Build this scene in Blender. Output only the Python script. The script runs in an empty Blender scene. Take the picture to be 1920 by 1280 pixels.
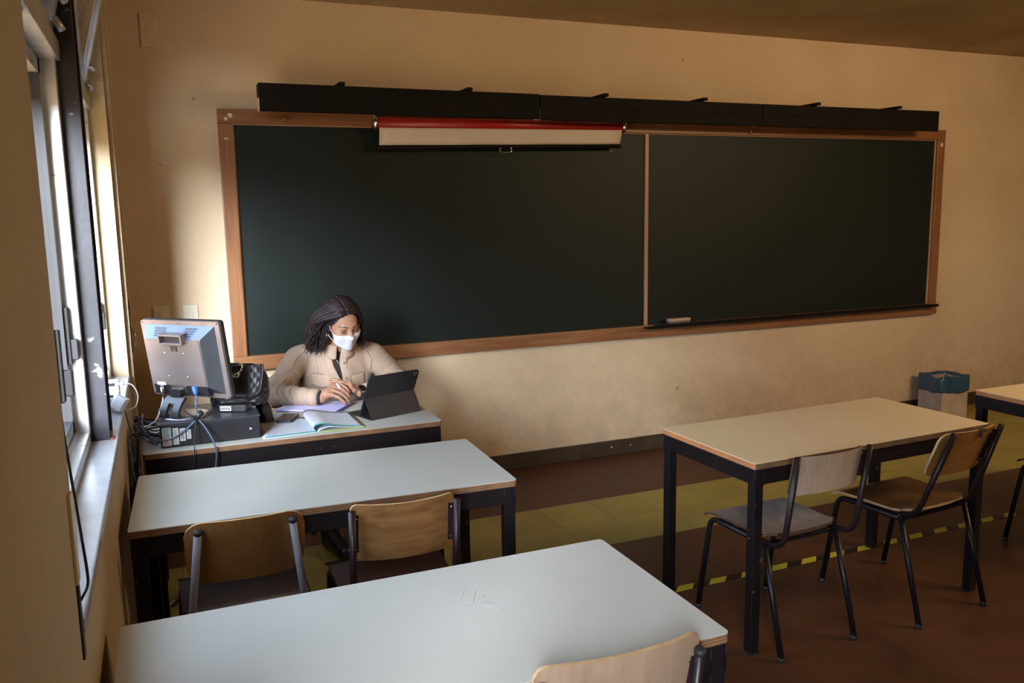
import bpy, bmesh, math, random
import numpy as np
from mathutils import Vector, Matrix, noise as mnoise
random.seed(7)
SC = bpy.context.scene
COL = SC.collection
PI = math.pi

# ------------------------------------------------------------------ camera
def setup_camera():
    yaw, pitch, roll = 0.3925, -0.1508, -0.0174
    f = 1574.09
    fw = Vector((math.sin(yaw) * math.cos(pitch), math.cos(yaw) * math.cos(pitch), math.sin(pitch)))
    rt = Vector((math.cos(yaw), -math.sin(yaw), 0)); up = rt.cross(fw)
    r2 = rt * math.cos(roll) + up * math.sin(roll); u2 = -rt * math.sin(roll) + up * math.cos(roll)
    m = Matrix((r2, u2, -fw)).transposed().to_4x4()
    m.translation = Vector((0.1781, -4.9475, 1.6601))
    cd = bpy.data.cameras.new('camera'); co = bpy.data.objects.new('camera', cd); COL.objects.link(co)
    cd.sensor_width = 36; cd.sensor_fit = 'HORIZONTAL'; cd.lens = f * 36 / 1920
    cd.clip_start = 0.02
    co.matrix_world = m
    SC.camera = co
setup_camera()

# ------------------------------------------------------------------ sky, daylight, exposure
SKY, SUN, FILL, GROUND = 3.7, 9.2, 29.0, 2.0
def setup_world():
    w = bpy.data.worlds.new('sky'); SC.world = w; w.use_nodes = True
    nt = w.node_tree; n = nt.nodes; l = nt.links; n.clear()
    out = n.new('ShaderNodeOutputWorld'); bg = n.new('ShaderNodeBackground')
    tc = n.new('ShaderNodeTexCoord'); sp = n.new('ShaderNodeSeparateXYZ'); r = n.new('ShaderNodeValToRGB')
    l.new(tc.outputs['Generated'], sp.inputs[0])
    mp = n.new('ShaderNodeMapRange'); mp.inputs[1].default_value = -1; mp.inputs[2].default_value = 1
    l.new(sp.outputs['Z'], mp.inputs[0]); l.new(mp.outputs[0], r.inputs[0])
    e = r.color_ramp.elements                      # above the horizon: bright hazy sky
    e[0].position = 0.50; e[0].color = (0.78, 0.84, 0.93, 1)
    e[1].position = 1.0; e[1].color = (0.60, 0.75, 1.0, 1)
    x = e.new(0.62); x.color = (0.84, 0.93, 1.10, 1)
    bg.inputs['Strength'].default_value = SKY
    l.new(r.outputs[0], bg.inputs[0])
    gd = n.new('ShaderNodeBackground'); gd.inputs[0].default_value = (1.0, 0.66, 0.36, 1); gd.inputs[1].default_value = GROUND   # sunlit warm ground
    st = n.new('ShaderNodeMapRange'); st.inputs[1].default_value = -0.03; st.inputs[2].default_value = 0.03; l.new(sp.outputs['Z'], st.inputs[0])
    ms = n.new('ShaderNodeMixShader'); l.new(st.outputs[0], ms.inputs[0]); l.new(gd.outputs[0], ms.inputs[1]); l.new(bg.outputs[0], ms.inputs[2]); l.new(ms.outputs[0], out.inputs[0])
setup_world()
WINDOWS = [(-3.34, -0.74), (-6.9, -4.3)]           # the two window bays in the left wall
def daylight():
    # light portals in the window openings: they emit nothing, they only guide sky sampling
    for i, (a, b) in enumerate(WINDOWS):
        ld = bpy.data.lights.new('window_daylight', 'AREA'); ld.shape = 'RECTANGLE'
        ld.size = b - a; ld.size_y = 1.75
        ld.cycles.is_portal = True
        o = bpy.data.objects.new('window_daylight', ld); COL.objects.link(o)
        o.location = (-0.27, (a + b) / 2, 1.83)
        o.rotation_euler = (0, -PI / 2, 0)
        o.rotation_euler = Matrix(((0, 0, -1), (1, 0, 0), (0, -1, 0))).to_euler()
daylight()
def hazy_sun():
    ld = bpy.data.lights.new('hazy_sun', 'SUN'); ld.energy = SUN; ld.angle = math.radians(30); ld.color = (0.98, 0.99, 1.10)
    o = bpy.data.objects.new('hazy_sun', ld); COL.objects.link(o)
    o.rotation_euler = Vector((-0.375, -0.87, 0.29)).to_track_quat('Z', 'Y').to_euler()
hazy_sun()
def fill_light(loc, target, sx, sy, power):
    ld = bpy.data.lights.new('warm_fill_light', 'AREA'); ld.shape = 'RECTANGLE'; ld.size = sx; ld.size_y = sy
    ld.energy = power; ld.color = (1.0, 0.68, 0.38)
    o = bpy.data.objects.new('warm_fill_light', ld); COL.objects.link(o); o.location = loc
    o.rotation_euler = (Vector(loc) - Vector(target)).to_track_quat('Z', 'Y').to_euler()
fill_light((5.4, -3.9, 2.72), (3.9, -1.3, 0.8), 1.6, 0.5, FILL)  # warm fill light added out of view to brighten the right side
vs = SC.view_settings
SC.display_settings.display_device = 'sRGB'
vs.view_transform = 'Standard'; vs.look = 'None'; vs.gamma = 1.0; vs.use_curve_mapping = False
vs.exposure = 1.5
SC.cycles.max_bounces = 10; SC.cycles.diffuse_bounces = 6; SC.cycles.transparent_max_bounces = 12
SC.cycles.sample_clamp_indirect = 6

# ------------------------------------------------------------------ helpers: materials
MATS = {}
def mat(name, c1, c2=None, scale=6.0, rough=0.5, metal=0.0, bump=0.0, bscale=60.0, stretch=(1, 1, 1), spec=0.5,
        ramp=(0.35, 0.65), detail=4.0, coat=0.0, rough2=None, dist=0.0, speck=None):
    m = bpy.data.materials.new(name); m.use_nodes = True; MATS[name] = m
    nt = m.node_tree; n = nt.nodes; l = nt.links
    b = n['Principled BSDF']
    b.inputs['Roughness'].default_value = rough; b.inputs['Metallic'].default_value = metal
    b.inputs['Specular IOR Level'].default_value = spec
    b.inputs['Coat Weight'].default_value = coat
    tc = n.new('ShaderNodeTexCoord'); mp = n.new('ShaderNodeMapping'); mp.inputs['Scale'].default_value = stretch
    l.new(tc.outputs['Object'], mp.inputs[0])
    if c2 is None: c2 = tuple(x * 0.82 for x in c1)
    nz = n.new('ShaderNodeTexNoise'); nz.inputs['Scale'].default_value = scale; nz.inputs['Detail'].default_value = detail
    nz.inputs['Distortion'].default_value = dist
    l.new(mp.outputs[0], nz.inputs[0])
    r = n.new('ShaderNodeValToRGB'); e = r.color_ramp.elements
    e[0].position = ramp[0]; e[1].position = ramp[1]; e[0].color = (*c2, 1); e[1].color = (*c1, 1)
    l.new(nz.outputs[0], r.inputs[0])
    last = r.outputs[0]
    if speck:                                      # (colour, scale, threshold): scattered marks of wear
        v = n.new('ShaderNodeTexNoise'); v.inputs['Scale'].default_value = speck[1]; v.inputs['Detail'].default_value = 6
        l.new(tc.outputs['Object'], v.inputs[0])
        r3 = n.new('ShaderNodeValToRGB'); r3.color_ramp.elements[0].position = speck[2]; r3.color_ramp.elements[1].position = speck[2] + 0.03
        l.new(v.outputs[0], r3.inputs[0])
        mx = n.new('ShaderNodeMix'); mx.data_type = 'RGBA'
        l.new(r3.outputs[0], mx.inputs[0]); l.new(last, mx.inputs[6]); mx.inputs[7].default_value = (*speck[0], 1)
        last = mx.outputs[2]
    l.new(last, b.inputs['Base Color'])
    if rough2 is not None:
        mr = n.new('ShaderNodeMapRange'); mr.inputs[3].default_value = rough; mr.inputs[4].default_value = rough2
        l.new(nz.outputs[0], mr.inputs[0]); l.new(mr.outputs[0], b.inputs['Roughness'])
    if bump:
        nb = n.new('ShaderNodeTexNoise'); nb.inputs['Scale'].default_value = bscale; nb.inputs['Detail'].default_value = 5
        l.new(mp.outputs[0], nb.inputs[0])
        bp = n.new('ShaderNodeBump'); bp.inputs['Strength'].default_value = bump; bp.inputs['Distance'].default_value = 0.004
        l.new(nb.outputs[0], bp.inputs['Height']); l.new(bp.outputs[0], b.inputs['Normal'])
    return m

def wood(name, c1, c2, axis=0, rough=0.45, fine=60, bump=0.05, speck=None):
    st = [14, 14, 14]; st[axis] = 0.9
    return mat(name, c1, c2, scale=3.0, rough=rough, stretch=tuple(st), ramp=(0.3, 0.7), detail=8, bump=bump, bscale=fine / 10, dist=0.6, speck=speck)

def glass_mat():
    m = bpy.data.materials.new('window_glass'); m.use_nodes = True; n = m.node_tree.nodes; l = m.node_tree.links; n.clear()
    o = n.new('ShaderNodeOutputMaterial'); t = n.new('ShaderNodeBsdfTransparent'); g = n.new('ShaderNodeBsdfGlossy')
    t.inputs[0].default_value = (0.93, 0.96, 0.97, 1); g.inputs['Roughness'].default_value = 0.02
    fr = n.new('ShaderNodeFresnel'); fr.inputs[0].default_value = 1.45; mx = n.new('ShaderNodeMixShader')
    
    ge = n.new('ShaderNodeNewGeometry'); iv = n.new('ShaderNodeMath'); iv.operation = 'SUBTRACT'; iv.inputs[0].default_value = 1.0; l.new(ge.outputs['Backfacing'], iv.inputs[1])
    mf = n.new('ShaderNodeMath'); mf.operation = 'MULTIPLY'; l.new(fr.outputs[0], mf.inputs[0]); l.new(iv.outputs[0], mf.inputs[1])
    l.new(mf.outputs[0], mx.inputs[0]); l.new(t.outputs[0], mx.inputs[1]); l.new(g.outputs[0], mx.inputs[2]); l.new(mx.outputs[0], o.inputs[0])
    MATS['glass'] = m; return m

def ply_mat(name, light, dark, freq=900.0, rough=0.6):
    # plywood edge: thin layers stacked in height
    m = bpy.data.materials.new(name); m.use_nodes = True; MATS[name] = m; n = m.node_tree.nodes; l = m.node_tree.links
    b = n['Principled BSDF']; b.inputs['Roughness'].default_value = rough
    tc = n.new('ShaderNodeTexCoord'); sp = n.new('ShaderNodeSeparateXYZ'); l.new(tc.outputs['Object'], sp.inputs[0])
    nz = n.new('ShaderNodeTexNoise'); nz.inputs['Scale'].default_value = 14; nz.inputs['Detail'].default_value = 6; l.new(tc.outputs['Object'], nz.inputs[0])
    mu = n.new('ShaderNodeMath'); mu.operation = 'MULTIPLY_ADD'; mu.inputs[1].default_value = freq
    l.new(sp.outputs['Z'], mu.inputs[0])
    m2 = n.new('ShaderNodeMath'); m2.operation = 'MULTIPLY'; m2.inputs[1].default_value = 5; l.new(nz.outputs[0], m2.inputs[0]); l.new(m2.outputs[0], mu.inputs[2])
    si = n.new('ShaderNodeMath'); si.operation = 'SINE'; l.new(mu.outputs[0], si.inputs[0])
    ad = n.new('ShaderNodeMath'); ad.operation = 'MULTIPLY_ADD'; ad.inputs[1].default_value = 0.3; l.new(si.outputs[0], ad.inputs[0]); l.new(nz.outputs[0], ad.inputs[2])
    r = n.new('ShaderNodeValToRGB'); e = r.color_ramp.elements; e[0].position = 0.25; e[1].position = 0.75; e[0].color = (*dark, 1); e[1].color = (*light, 1)
    l.new(ad.outputs[0], r.inputs[0]); l.new(r.outputs[0], b.inputs['Base Color'])
    return m

# ------------------------------------------------------------------ helpers: meshes and objects
class MB:
    """collects shapes for ONE mesh"""
    def __init__(s): s.v = []; s.f = []; s.mi = []; s.sm = []
    def add(s, vs, fs, mi=0, smooth=False):
        o = len(s.v); s.v += [tuple(x) for x in vs]; s.f += [tuple(i + o for i in f) for f in fs]
        s.mi += [mi] * len(fs); s.sm += [smooth] * len(fs); return s
    def box(s, a, b, mi=0, bev=0.0, M=None):
        (x0, y0, z0), (x1, y1, z1) = a, b
        x0, x1 = min(x0, x1), max(x0, x1); y0, y1 = min(y0, y1), max(y0, y1); z0, z1 = min(z0, z1), max(z0, z1)
        if bev <= 0:
            vs = [(x0, y0, z0), (x1, y0, z0), (x1, y1, z0), (x0, y1, z0), (x0, y0, z1), (x1, y0, z1), (x1, y1, z1), (x0, y1, z1)]
            fs = [(0, 3, 2, 1), (4, 5, 6, 7), (0, 1, 5, 4), (1, 2, 6, 5), (2, 3, 7, 6), (3, 0, 4, 7)]
        else:
            bm = bmesh.new(); bmesh.ops.create_cube(bm, size=1)
            for v in bm.verts: v.co = Vector(((x0 + x1) / 2 + v.co.x * (x1 - x0), (y0 + y1) / 2 + v.co.y * (y1 - y0), (z0 + z1) / 2 + v.co.z * (z1 - z0)))
            bmesh.ops.bevel(bm, geom=bm.edges[:], offset=min(bev, 0.49 * min(x1 - x0, y1 - y0, z1 - z0)), segments=2, affect='EDGES', profile=0.5)
            bm.verts.index_update()
            vs = [v.co[:] for v in bm.verts]; fs = [[v.index for v in f.verts] for f in bm.faces]; bm.free()
        if M is not None: vs = [tuple(M @ Vector(v)) for v in vs]
        return s.add(vs, fs, mi)
    def prism(s, poly, h0, h1, axis=2, mi=0, M=None):
        """extrude a polygon (list of 2D points) along an axis"""
        def P(p, h):
            return {2: (p[0], p[1], h), 1: (p[0], h, p[1]), 0: (h, p[0], p[1])}[axis]
        k = len(poly); vs = [P(p, h0) for p in poly] + [P(p, h1) for p in poly]
        fs = [tuple(range(k))[::-1], tuple(range(k, 2 * k))] + [(i, (i + 1) % k, k + (i + 1) % k, k + i) for i in range(k)]
        if M is not None: vs = [tuple(M @ Vector(v)) for v in vs]
        return s.add(vs, fs, mi)
    def tube(s, pts, r, seg=10, mi=0, cap=True, flat=1.0):
        pts = [Vector(p) for p in pts]; n = len(pts)
        rs = list(r) if hasattr(r, '__len__') else [r] * n
        T = [(pts[min(i + 1, n - 1)] - pts[max(i - 1, 0)]).normalized() for i in range(n)]
        u = T[0].orthogonal().normalized(); vs = []; fs = []
        for i in range(n):
            if i: 
                q = T[i - 1].rotation_difference(T[i]); u = (q @ u); u = (u - T[i] * u.dot(T[i])).normalized()
            w = T[i].cross(u)
            for k in range(seg):
                a = 2 * PI * k / seg; vs.append(pts[i] + (u * math.cos(a) + w * math.sin(a) * flat) * rs[i])
        for i in range(n - 1):
            for k in range(seg):
                k2 = (k + 1) % seg; fs.append((i * seg + k, i * seg + k2, (i + 1) * seg + k2, (i + 1) * seg + k))
        if cap: fs += [tuple(range(seg))[::-1], tuple(range((n - 1) * seg, n * seg))]
        return s.add(vs, fs, mi, True)
    def cyl(s, a, b, r, seg=20, mi=0, r2=None): return s.tube([a, b], [r, r if r2 is None else r2], seg, mi)
    def torus(s, c, R, r, axis, seg=24, rs=8, mi=0, arc=2 * PI):
        c = Vector(c); ax = Vector(axis).normalized(); u = ax.orthogonal().normalized(); w = ax.cross(u)
        k = seg if arc >= 2 * PI - 1e-3 else seg
        pts = [c + (u * math.cos(arc * i / k) + w * math.sin(arc * i / k)) * R for i in range(k + 1)]
        return s.tube(pts, r, rs, mi)
    def ball(s, c, r, seg=12, mi=0, M=None):
        r = r if hasattr(r, '__len__') else (r, r, r); vs = []; fs = []; ring = seg // 2
        for i in range(ring + 1):
            t = PI * i / ring
            for k in range(seg):
                a = 2 * PI * k / seg; p = Vector((r[0] * math.sin(t) * math.cos(a), r[1] * math.sin(t) * math.sin(a), r[2] * math.cos(t)))
                if M is not None: p = M @ p
                vs.append(Vector(c) + p)
        for i in range(ring):
            for k in range(seg):
                k2 = (k + 1) % seg; fs.append((i * seg + k, (i + 1) * seg + k, (i + 1) * seg + k2, i * seg + k2))
        return s.add(vs, fs, mi, True)
    def grid(s, rows, mi=0, smooth=True, closed=False):
        """rows: list of equal-length point lists"""
        n = len(rows[0]); vs = [p for r in rows for p in r]
        fs = []
        for i in range(len(rows) - 1):
            for k in range(n - (0 if closed else 1)):
                k2 = (k + 1) % n; fs.append((i * n + k, i * n + k2, (i + 1) * n + k2, (i + 1) * n + k))
        return s.add(vs, fs, mi, smooth)
    def build(s, name, mats, parent=None, world=False, merge=False, recalc=True):
        me = bpy.data.meshes.new(name)
        vs = s.v
        if world and parent is not None:
            Mi = parent.matrix_basis.inverted(); vs = [tuple(Mi @ Vector(v)) for v in vs]
        me.from_pydata([tuple(v) for v in vs], [], s.f)
        for m in (mats if isinstance(mats, (list, tuple)) else [mats]): me.materials.append(m)
        me.polygons.foreach_set('material_index', s.mi); me.polygons.foreach_set('use_smooth', s.sm)
        if recalc or merge:
            bm = bmesh.new(); bm.from_mesh(me)
            if merge: bmesh.ops.remove_doubles(bm, verts=bm.verts, dist=1e-6)
            if recalc: bmesh.ops.recalc_face_normals(bm, faces=bm.faces)
            bm.to_mesh(me); bm.free()
        me.update()
        o = bpy.data.objects.new(name, me); COL.objects.link(o)
        if parent is not None: o.parent = parent
        return o

def rounded_rect(x0, y0, x1, y1, r, k=5):
    out = []
    for cx, cy, a0 in ((x1 - r, y1 - r, 0), (x0 + r, y1 - r, PI / 2), (x0 + r, y0 + r, PI), (x1 - r, y0 + r, 1.5 * PI)):
        for i in range(k + 1):
            a = a0 + PI / 2 * i / k; out.append((cx + r * math.cos(a), cy + r * math.sin(a)))
    return out

def spline(P, k=8):
    """Catmull-Rom through the points"""
    P = [Vector(p) for p in P]; Q = [P[0] * 2 - P[1]] + P + [P[-1] * 2 - P[-2]]; out = []
    for i in range(1, len(Q) - 2):
        a, b, c, d = Q[i - 1:i + 3]
        for j in range(k):
            t = j / k
            out.append(0.5 * ((2 * b) + (c - a) * t + (2 * a - 5 * b + 4 * c - d) * t * t + (-a + 3 * b - 3 * c + d) * t ** 3))
    out.append(P[-1]); return out

def bend(P, r, k=6):
    """polyline with rounded corners of radius r"""
    P = [Vector(p) for p in P]; out = [P[0]]
    for i in range(1, len(P) - 1):
        a = (P[i - 1] - P[i]); b = (P[i + 1] - P[i]); ra = min(r, a.length * 0.48, b.length * 0.48)
        A = P[i] + a.normalized() * ra; B = P[i] + b.normalized() * ra
        for j in range(k + 1):
            t = j / k; out.append(A * (1 - t) ** 2 + P[i] * 2 * t * (1 - t) + B * t * t)
    out.append(P[-1]); return out

def thing(name, label, cat, loc=(0, 0, 0), rz=0.0, group=None):
    o = bpy.data.objects.new(name, None); COL.objects.link(o); o.empty_display_size = 0.05
    o.matrix_basis = Matrix.Translation(loc) @ Matrix.Rotation(rz, 4, 'Z')
    return tag(o, label, cat, group)
def tag(o, label, cat, group=None):
    o['label'] = label; o['category'] = cat
    if group: o['group'] = group
    return o
def struct(o): o['kind'] = 'structure'; return o
def dup(root, loc, rz, label, group=None):
    r = root.copy(); COL.objects.link(r); r.matrix_basis = Matrix.Translation(loc) @ Matrix.Rotation(rz, 4, 'Z')
    r['label'] = label
    if group: r['group'] = group
    def rec(src, dst):
        for ch in list(src.children):
            c = ch.copy(); COL.objects.link(c); c.parent = dst; rec(ch, c)
    rec(root, r); return r
def text_mesh(name, s, size, M, m, parent=None, shear=0.0, depth=0.0004, world=False):
    cu = bpy.data.curves.new(name, 'FONT'); cu.body = s; cu.size = size; cu.shear = shear; cu.extrude = depth
    cu.align_x = 'CENTER'; cu.align_y = 'CENTER'; cu.resolution_u = 3
    t = bpy.data.objects.new(name, cu); COL.objects.link(t)
    dg = bpy.context.evaluated_depsgraph_get(); me = bpy.data.meshes.new_from_object(t.evaluated_get(dg))
    bpy.data.objects.remove(t); bpy.data.curves.remove(cu)
    if world and parent is not None: M = parent.matrix_basis.inverted() @ M
    me.transform(M); me.materials.clear(); me.materials.append(m); me.name = name
    o = bpy.data.objects.new(name, me); COL.objects.link(o)
    if parent is not None: o.parent = parent
    return o

# ------------------------------------------------------------------ helpers: implicit surfaces for bodies and cloth
class Field:
    """smooth union of round cones and ellipsoids, meshed with surface nets"""
    def __init__(s): s.p = []
    def cone(s, a, b, ra, rb, k=0.012, sub=False): s.p.append(('c', np.array(a, float), np.array(b, float), ra, rb, k, sub)); return s
    def ell(s, c, r, M=None, k=0.02, sub=False):
        R = np.eye(3) if M is None else np.array(M); s.p.append(('e', np.array(c, float), np.array(r, float), R, 0, k, sub)); return s
    def chain(s, pts, rs, k=0.006):
        for i in range(len(pts) - 1): s.cone(pts[i], pts[i + 1], rs[i], rs[i + 1], k)
        return s
    @staticmethod
    def _d(pr, P):
        if pr[0] == 'c':
            _, a, b, ra, rb, k, sub = pr; ab = b - a; L2 = ab @ ab + 1e-12
            t = np.clip(((P - a) @ ab) / L2, 0, 1)
            q = P - a - t[..., None] * ab
            return np.sqrt((q * q).sum(-1)) - (ra + (rb - ra) * t)
        _, c, r, R, _, k, sub = pr
        q = (P - c) @ R                      # into local axes (R columns are the axes)
        k0 = np.sqrt(((q / r) ** 2).sum(-1)) + 1e-9; k1 = np.sqrt(((q / (r * r)) ** 2).sum(-1)) + 1e-9
        return k0 * (k0 - 1) / k1
    @staticmethod
    def _mix(d, e, k, sub):
        if sub:
            h = np.maximum(k - np.abs(d + e), 0) / k; return np.maximum(d, -e) + h * h * k / 4
        h = np.maximum(k - np.abs(d - e), 0) / k; return np.minimum(d, e) - h * h * k / 4
    def ev(s, P, off=0.0):
        d = np.full(P.shape[:-1], 1.0)
        for pr in s.p: d = s._mix(d, s._d(pr, P), pr[5], pr[6])
        return d - off
    def _bb(s, pr):
        if pr[0] == 'c':
            r = max(pr[3], pr[4]); return np.minimum(pr[1], pr[2]) - r, np.maximum(pr[1], pr[2]) + r
        r = np.sqrt(((pr[3] * pr[2]) ** 2).sum(1)); return pr[1] - r, pr[1] + r
    def mesh(s, h, off=0.0, warp=None, margin=0.02, lo=None, hi=None):
        bbs = [s._bb(p) for p in s.p if not p[6]]
        l = np.min([b[0] for b in bbs], 0) - margin - off; u = np.max([b[1] for b in bbs], 0) + margin + off
        if lo is not None: l = np.maximum(l, lo)
        if hi is not None: u = np.minimum(u, hi)
        n = np.ceil((u - l) / h).astype(int) + 1
        ax = [l[i] + h * np.arange(n[i]) for i in range(3)]
        D = np.full(tuple(n), 0.5, np.float32)
        for pr in s.p:
            b0, b1 = s._bb(pr); mg = pr[5] + 3 * h + off + 0.006
            i0 = np.clip(((b0 - mg - l) / h).astype(int), 0, n - 1); i1 = np.clip(((b1 + mg - l) / h).astype(int) + 2, 1, n)
            sl = tuple(slice(a, b) for a, b in zip(i0, i1))
            G = np.stack(np.meshgrid(*[ax[i][sl[i]] for i in range(3)], indexing='ij'), -1)
            D[sl] = s._mix(D[sl], s._d(pr, G).astype(np.float32), pr[5], pr[6])
        D -= off
        if warp is not None:
            idx = np.argwhere(np.abs(D) < 0.035); P = idx * h + l
            D[tuple(idx.T)] += warp(P).astype(np.float32)
        D[0] = D[-1] = 0.5; D[:, 0] = D[:, -1] = 0.5; D[:, :, 0] = D[:, :, -1] = 0.5
        return nets(D, l, h)

def nets(D, l, h):
    ins = D < 0
    c = np.zeros(tuple(x - 1 for x in D.shape), np.int8)
    for a in (0, 1):
        for b in (0, 1):
            for e in (0, 1): c += ins[a:a + c.shape[0], b:b + c.shape[1], e:e + c.shape[2]]
    cell = (c > 0) & (c < 8); idx = np.argwhere(cell)
    num = np.full(c.shape, -1, np.int64); num[cell] = np.arange(len(idx))
    acc = np.zeros((len(idx), 3)); cnt = np.zeros(len(idx))
    corners = [(a, b, e) for a in (0, 1) for b in (0, 1) for e in (0, 1)]
    vals = {q: D[tuple((idx + q).T)].astype(float) for q in corners}
    for q in corners:
        for a in range(3):
            if q[a] == 0:
                r = list(q); r[a] = 1; r = tuple(r); v0, v1 = vals[q], vals[r]
                m = (v0 < 0) != (v1 < 0); t = np.where(m, v0 / np.where(m, v0 - v1, 1), 0)
                p = np.array(q, float)[None] + np.zeros((len(idx), 1)); p[:, a] += t
                acc[m] += p[m]; cnt[m] += 1
    V = (idx + acc / cnt[:, None]) * h + l
    F = []
    for a in range(3):
        b, e = [(1, 2), (2, 0), (0, 1)][a]
        s0 = [slice(None)] * 3; s1 = [slice(None)] * 3; s0[a] = slice(0, -1); s1[a] = slice(1, None)
        A, B = ins[tuple(s0)], ins[tuple(s1)]
        for flip, m in ((False, A & ~B), (True, ~A & B)):
            q = np.argwhere(m)
            if not len(q): continue
            db = np.zeros(3, int); db[b] = 1; de = np.zeros(3, int); de[e] = 1
            q = q[(q[:, b] > 0) & (q[:, e] > 0) & (q[:, b] < c.shape[b]) & (q[:, e] < c.shape[e])]
            n0, n1, n2, n3 = [num[tuple((q - o).T)] for o in (db * 0, db, db + de, de)]
            quad = np.stack([n0, n1, n2, n3], 1)
            if flip: quad = quad[:, ::-1]
            F.append(quad)
    F = np.concatenate(F); F = F[(F >= 0).all(1)]
    return V, F

def relax(V, F, it):
    e = np.concatenate([F[:, [i, (i + 1) % 4]] for i in range(4)])
    for _ in range(it):
        S = np.zeros_like(V); C = np.zeros(len(V)); np.add.at(S, e[:, 0], V[e[:, 1]]); np.add.at(C, e[:, 0], 1)
        W = V + 0.5 * (S / np.maximum(C, 1)[:, None] - V)
        S = np.zeros_like(V); np.add.at(S, e[:, 0], W[e[:, 1]])
        V = W - 0.52 * (S / np.maximum(C, 1)[:, None] - W)
    return V

def np_obj(name, V, F, mats, parent=None, smooth_iter=2, matfn=None):
    if smooth_iter: V = relax(V, F, smooth_iter)
    if parent is not None:
        Mi = np.array(parent.matrix_basis.inverted()); VL = V @ Mi[:3, :3].T + Mi[:3, 3]
    else: VL = V
    me = bpy.data.meshes.new(name)
    me.vertices.add(len(VL)); me.vertices.foreach_set('co', VL.astype(np.float32).ravel())
    me.loops.add(len(F) * 4); me.loops.foreach_set('vertex_index', F.astype(np.int32).ravel())
    me.polygons.add(len(F)); me.polygons.foreach_set('loop_start', np.arange(len(F), dtype=np.int32) * 4)
    me.polygons.foreach_set('use_smooth', np.ones(len(F), bool))
    for m in (mats if isinstance(mats, (list, tuple)) else [mats]): me.materials.append(m)
    if matfn is not None: me.polygons.foreach_set('material_index', matfn(V[F].mean(1)).astype(np.int32))
    me.update(calc_edges=True); me.validate()
    bm = bmesh.new(); bm.from_mesh(me); bmesh.ops.recalc_face_normals(bm, faces=bm.faces); bm.to_mesh(me); bm.free()
    o = bpy.data.objects.new(name, me); COL.objects.link(o)
    if parent is not None: o.parent = parent
    return o

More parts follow.
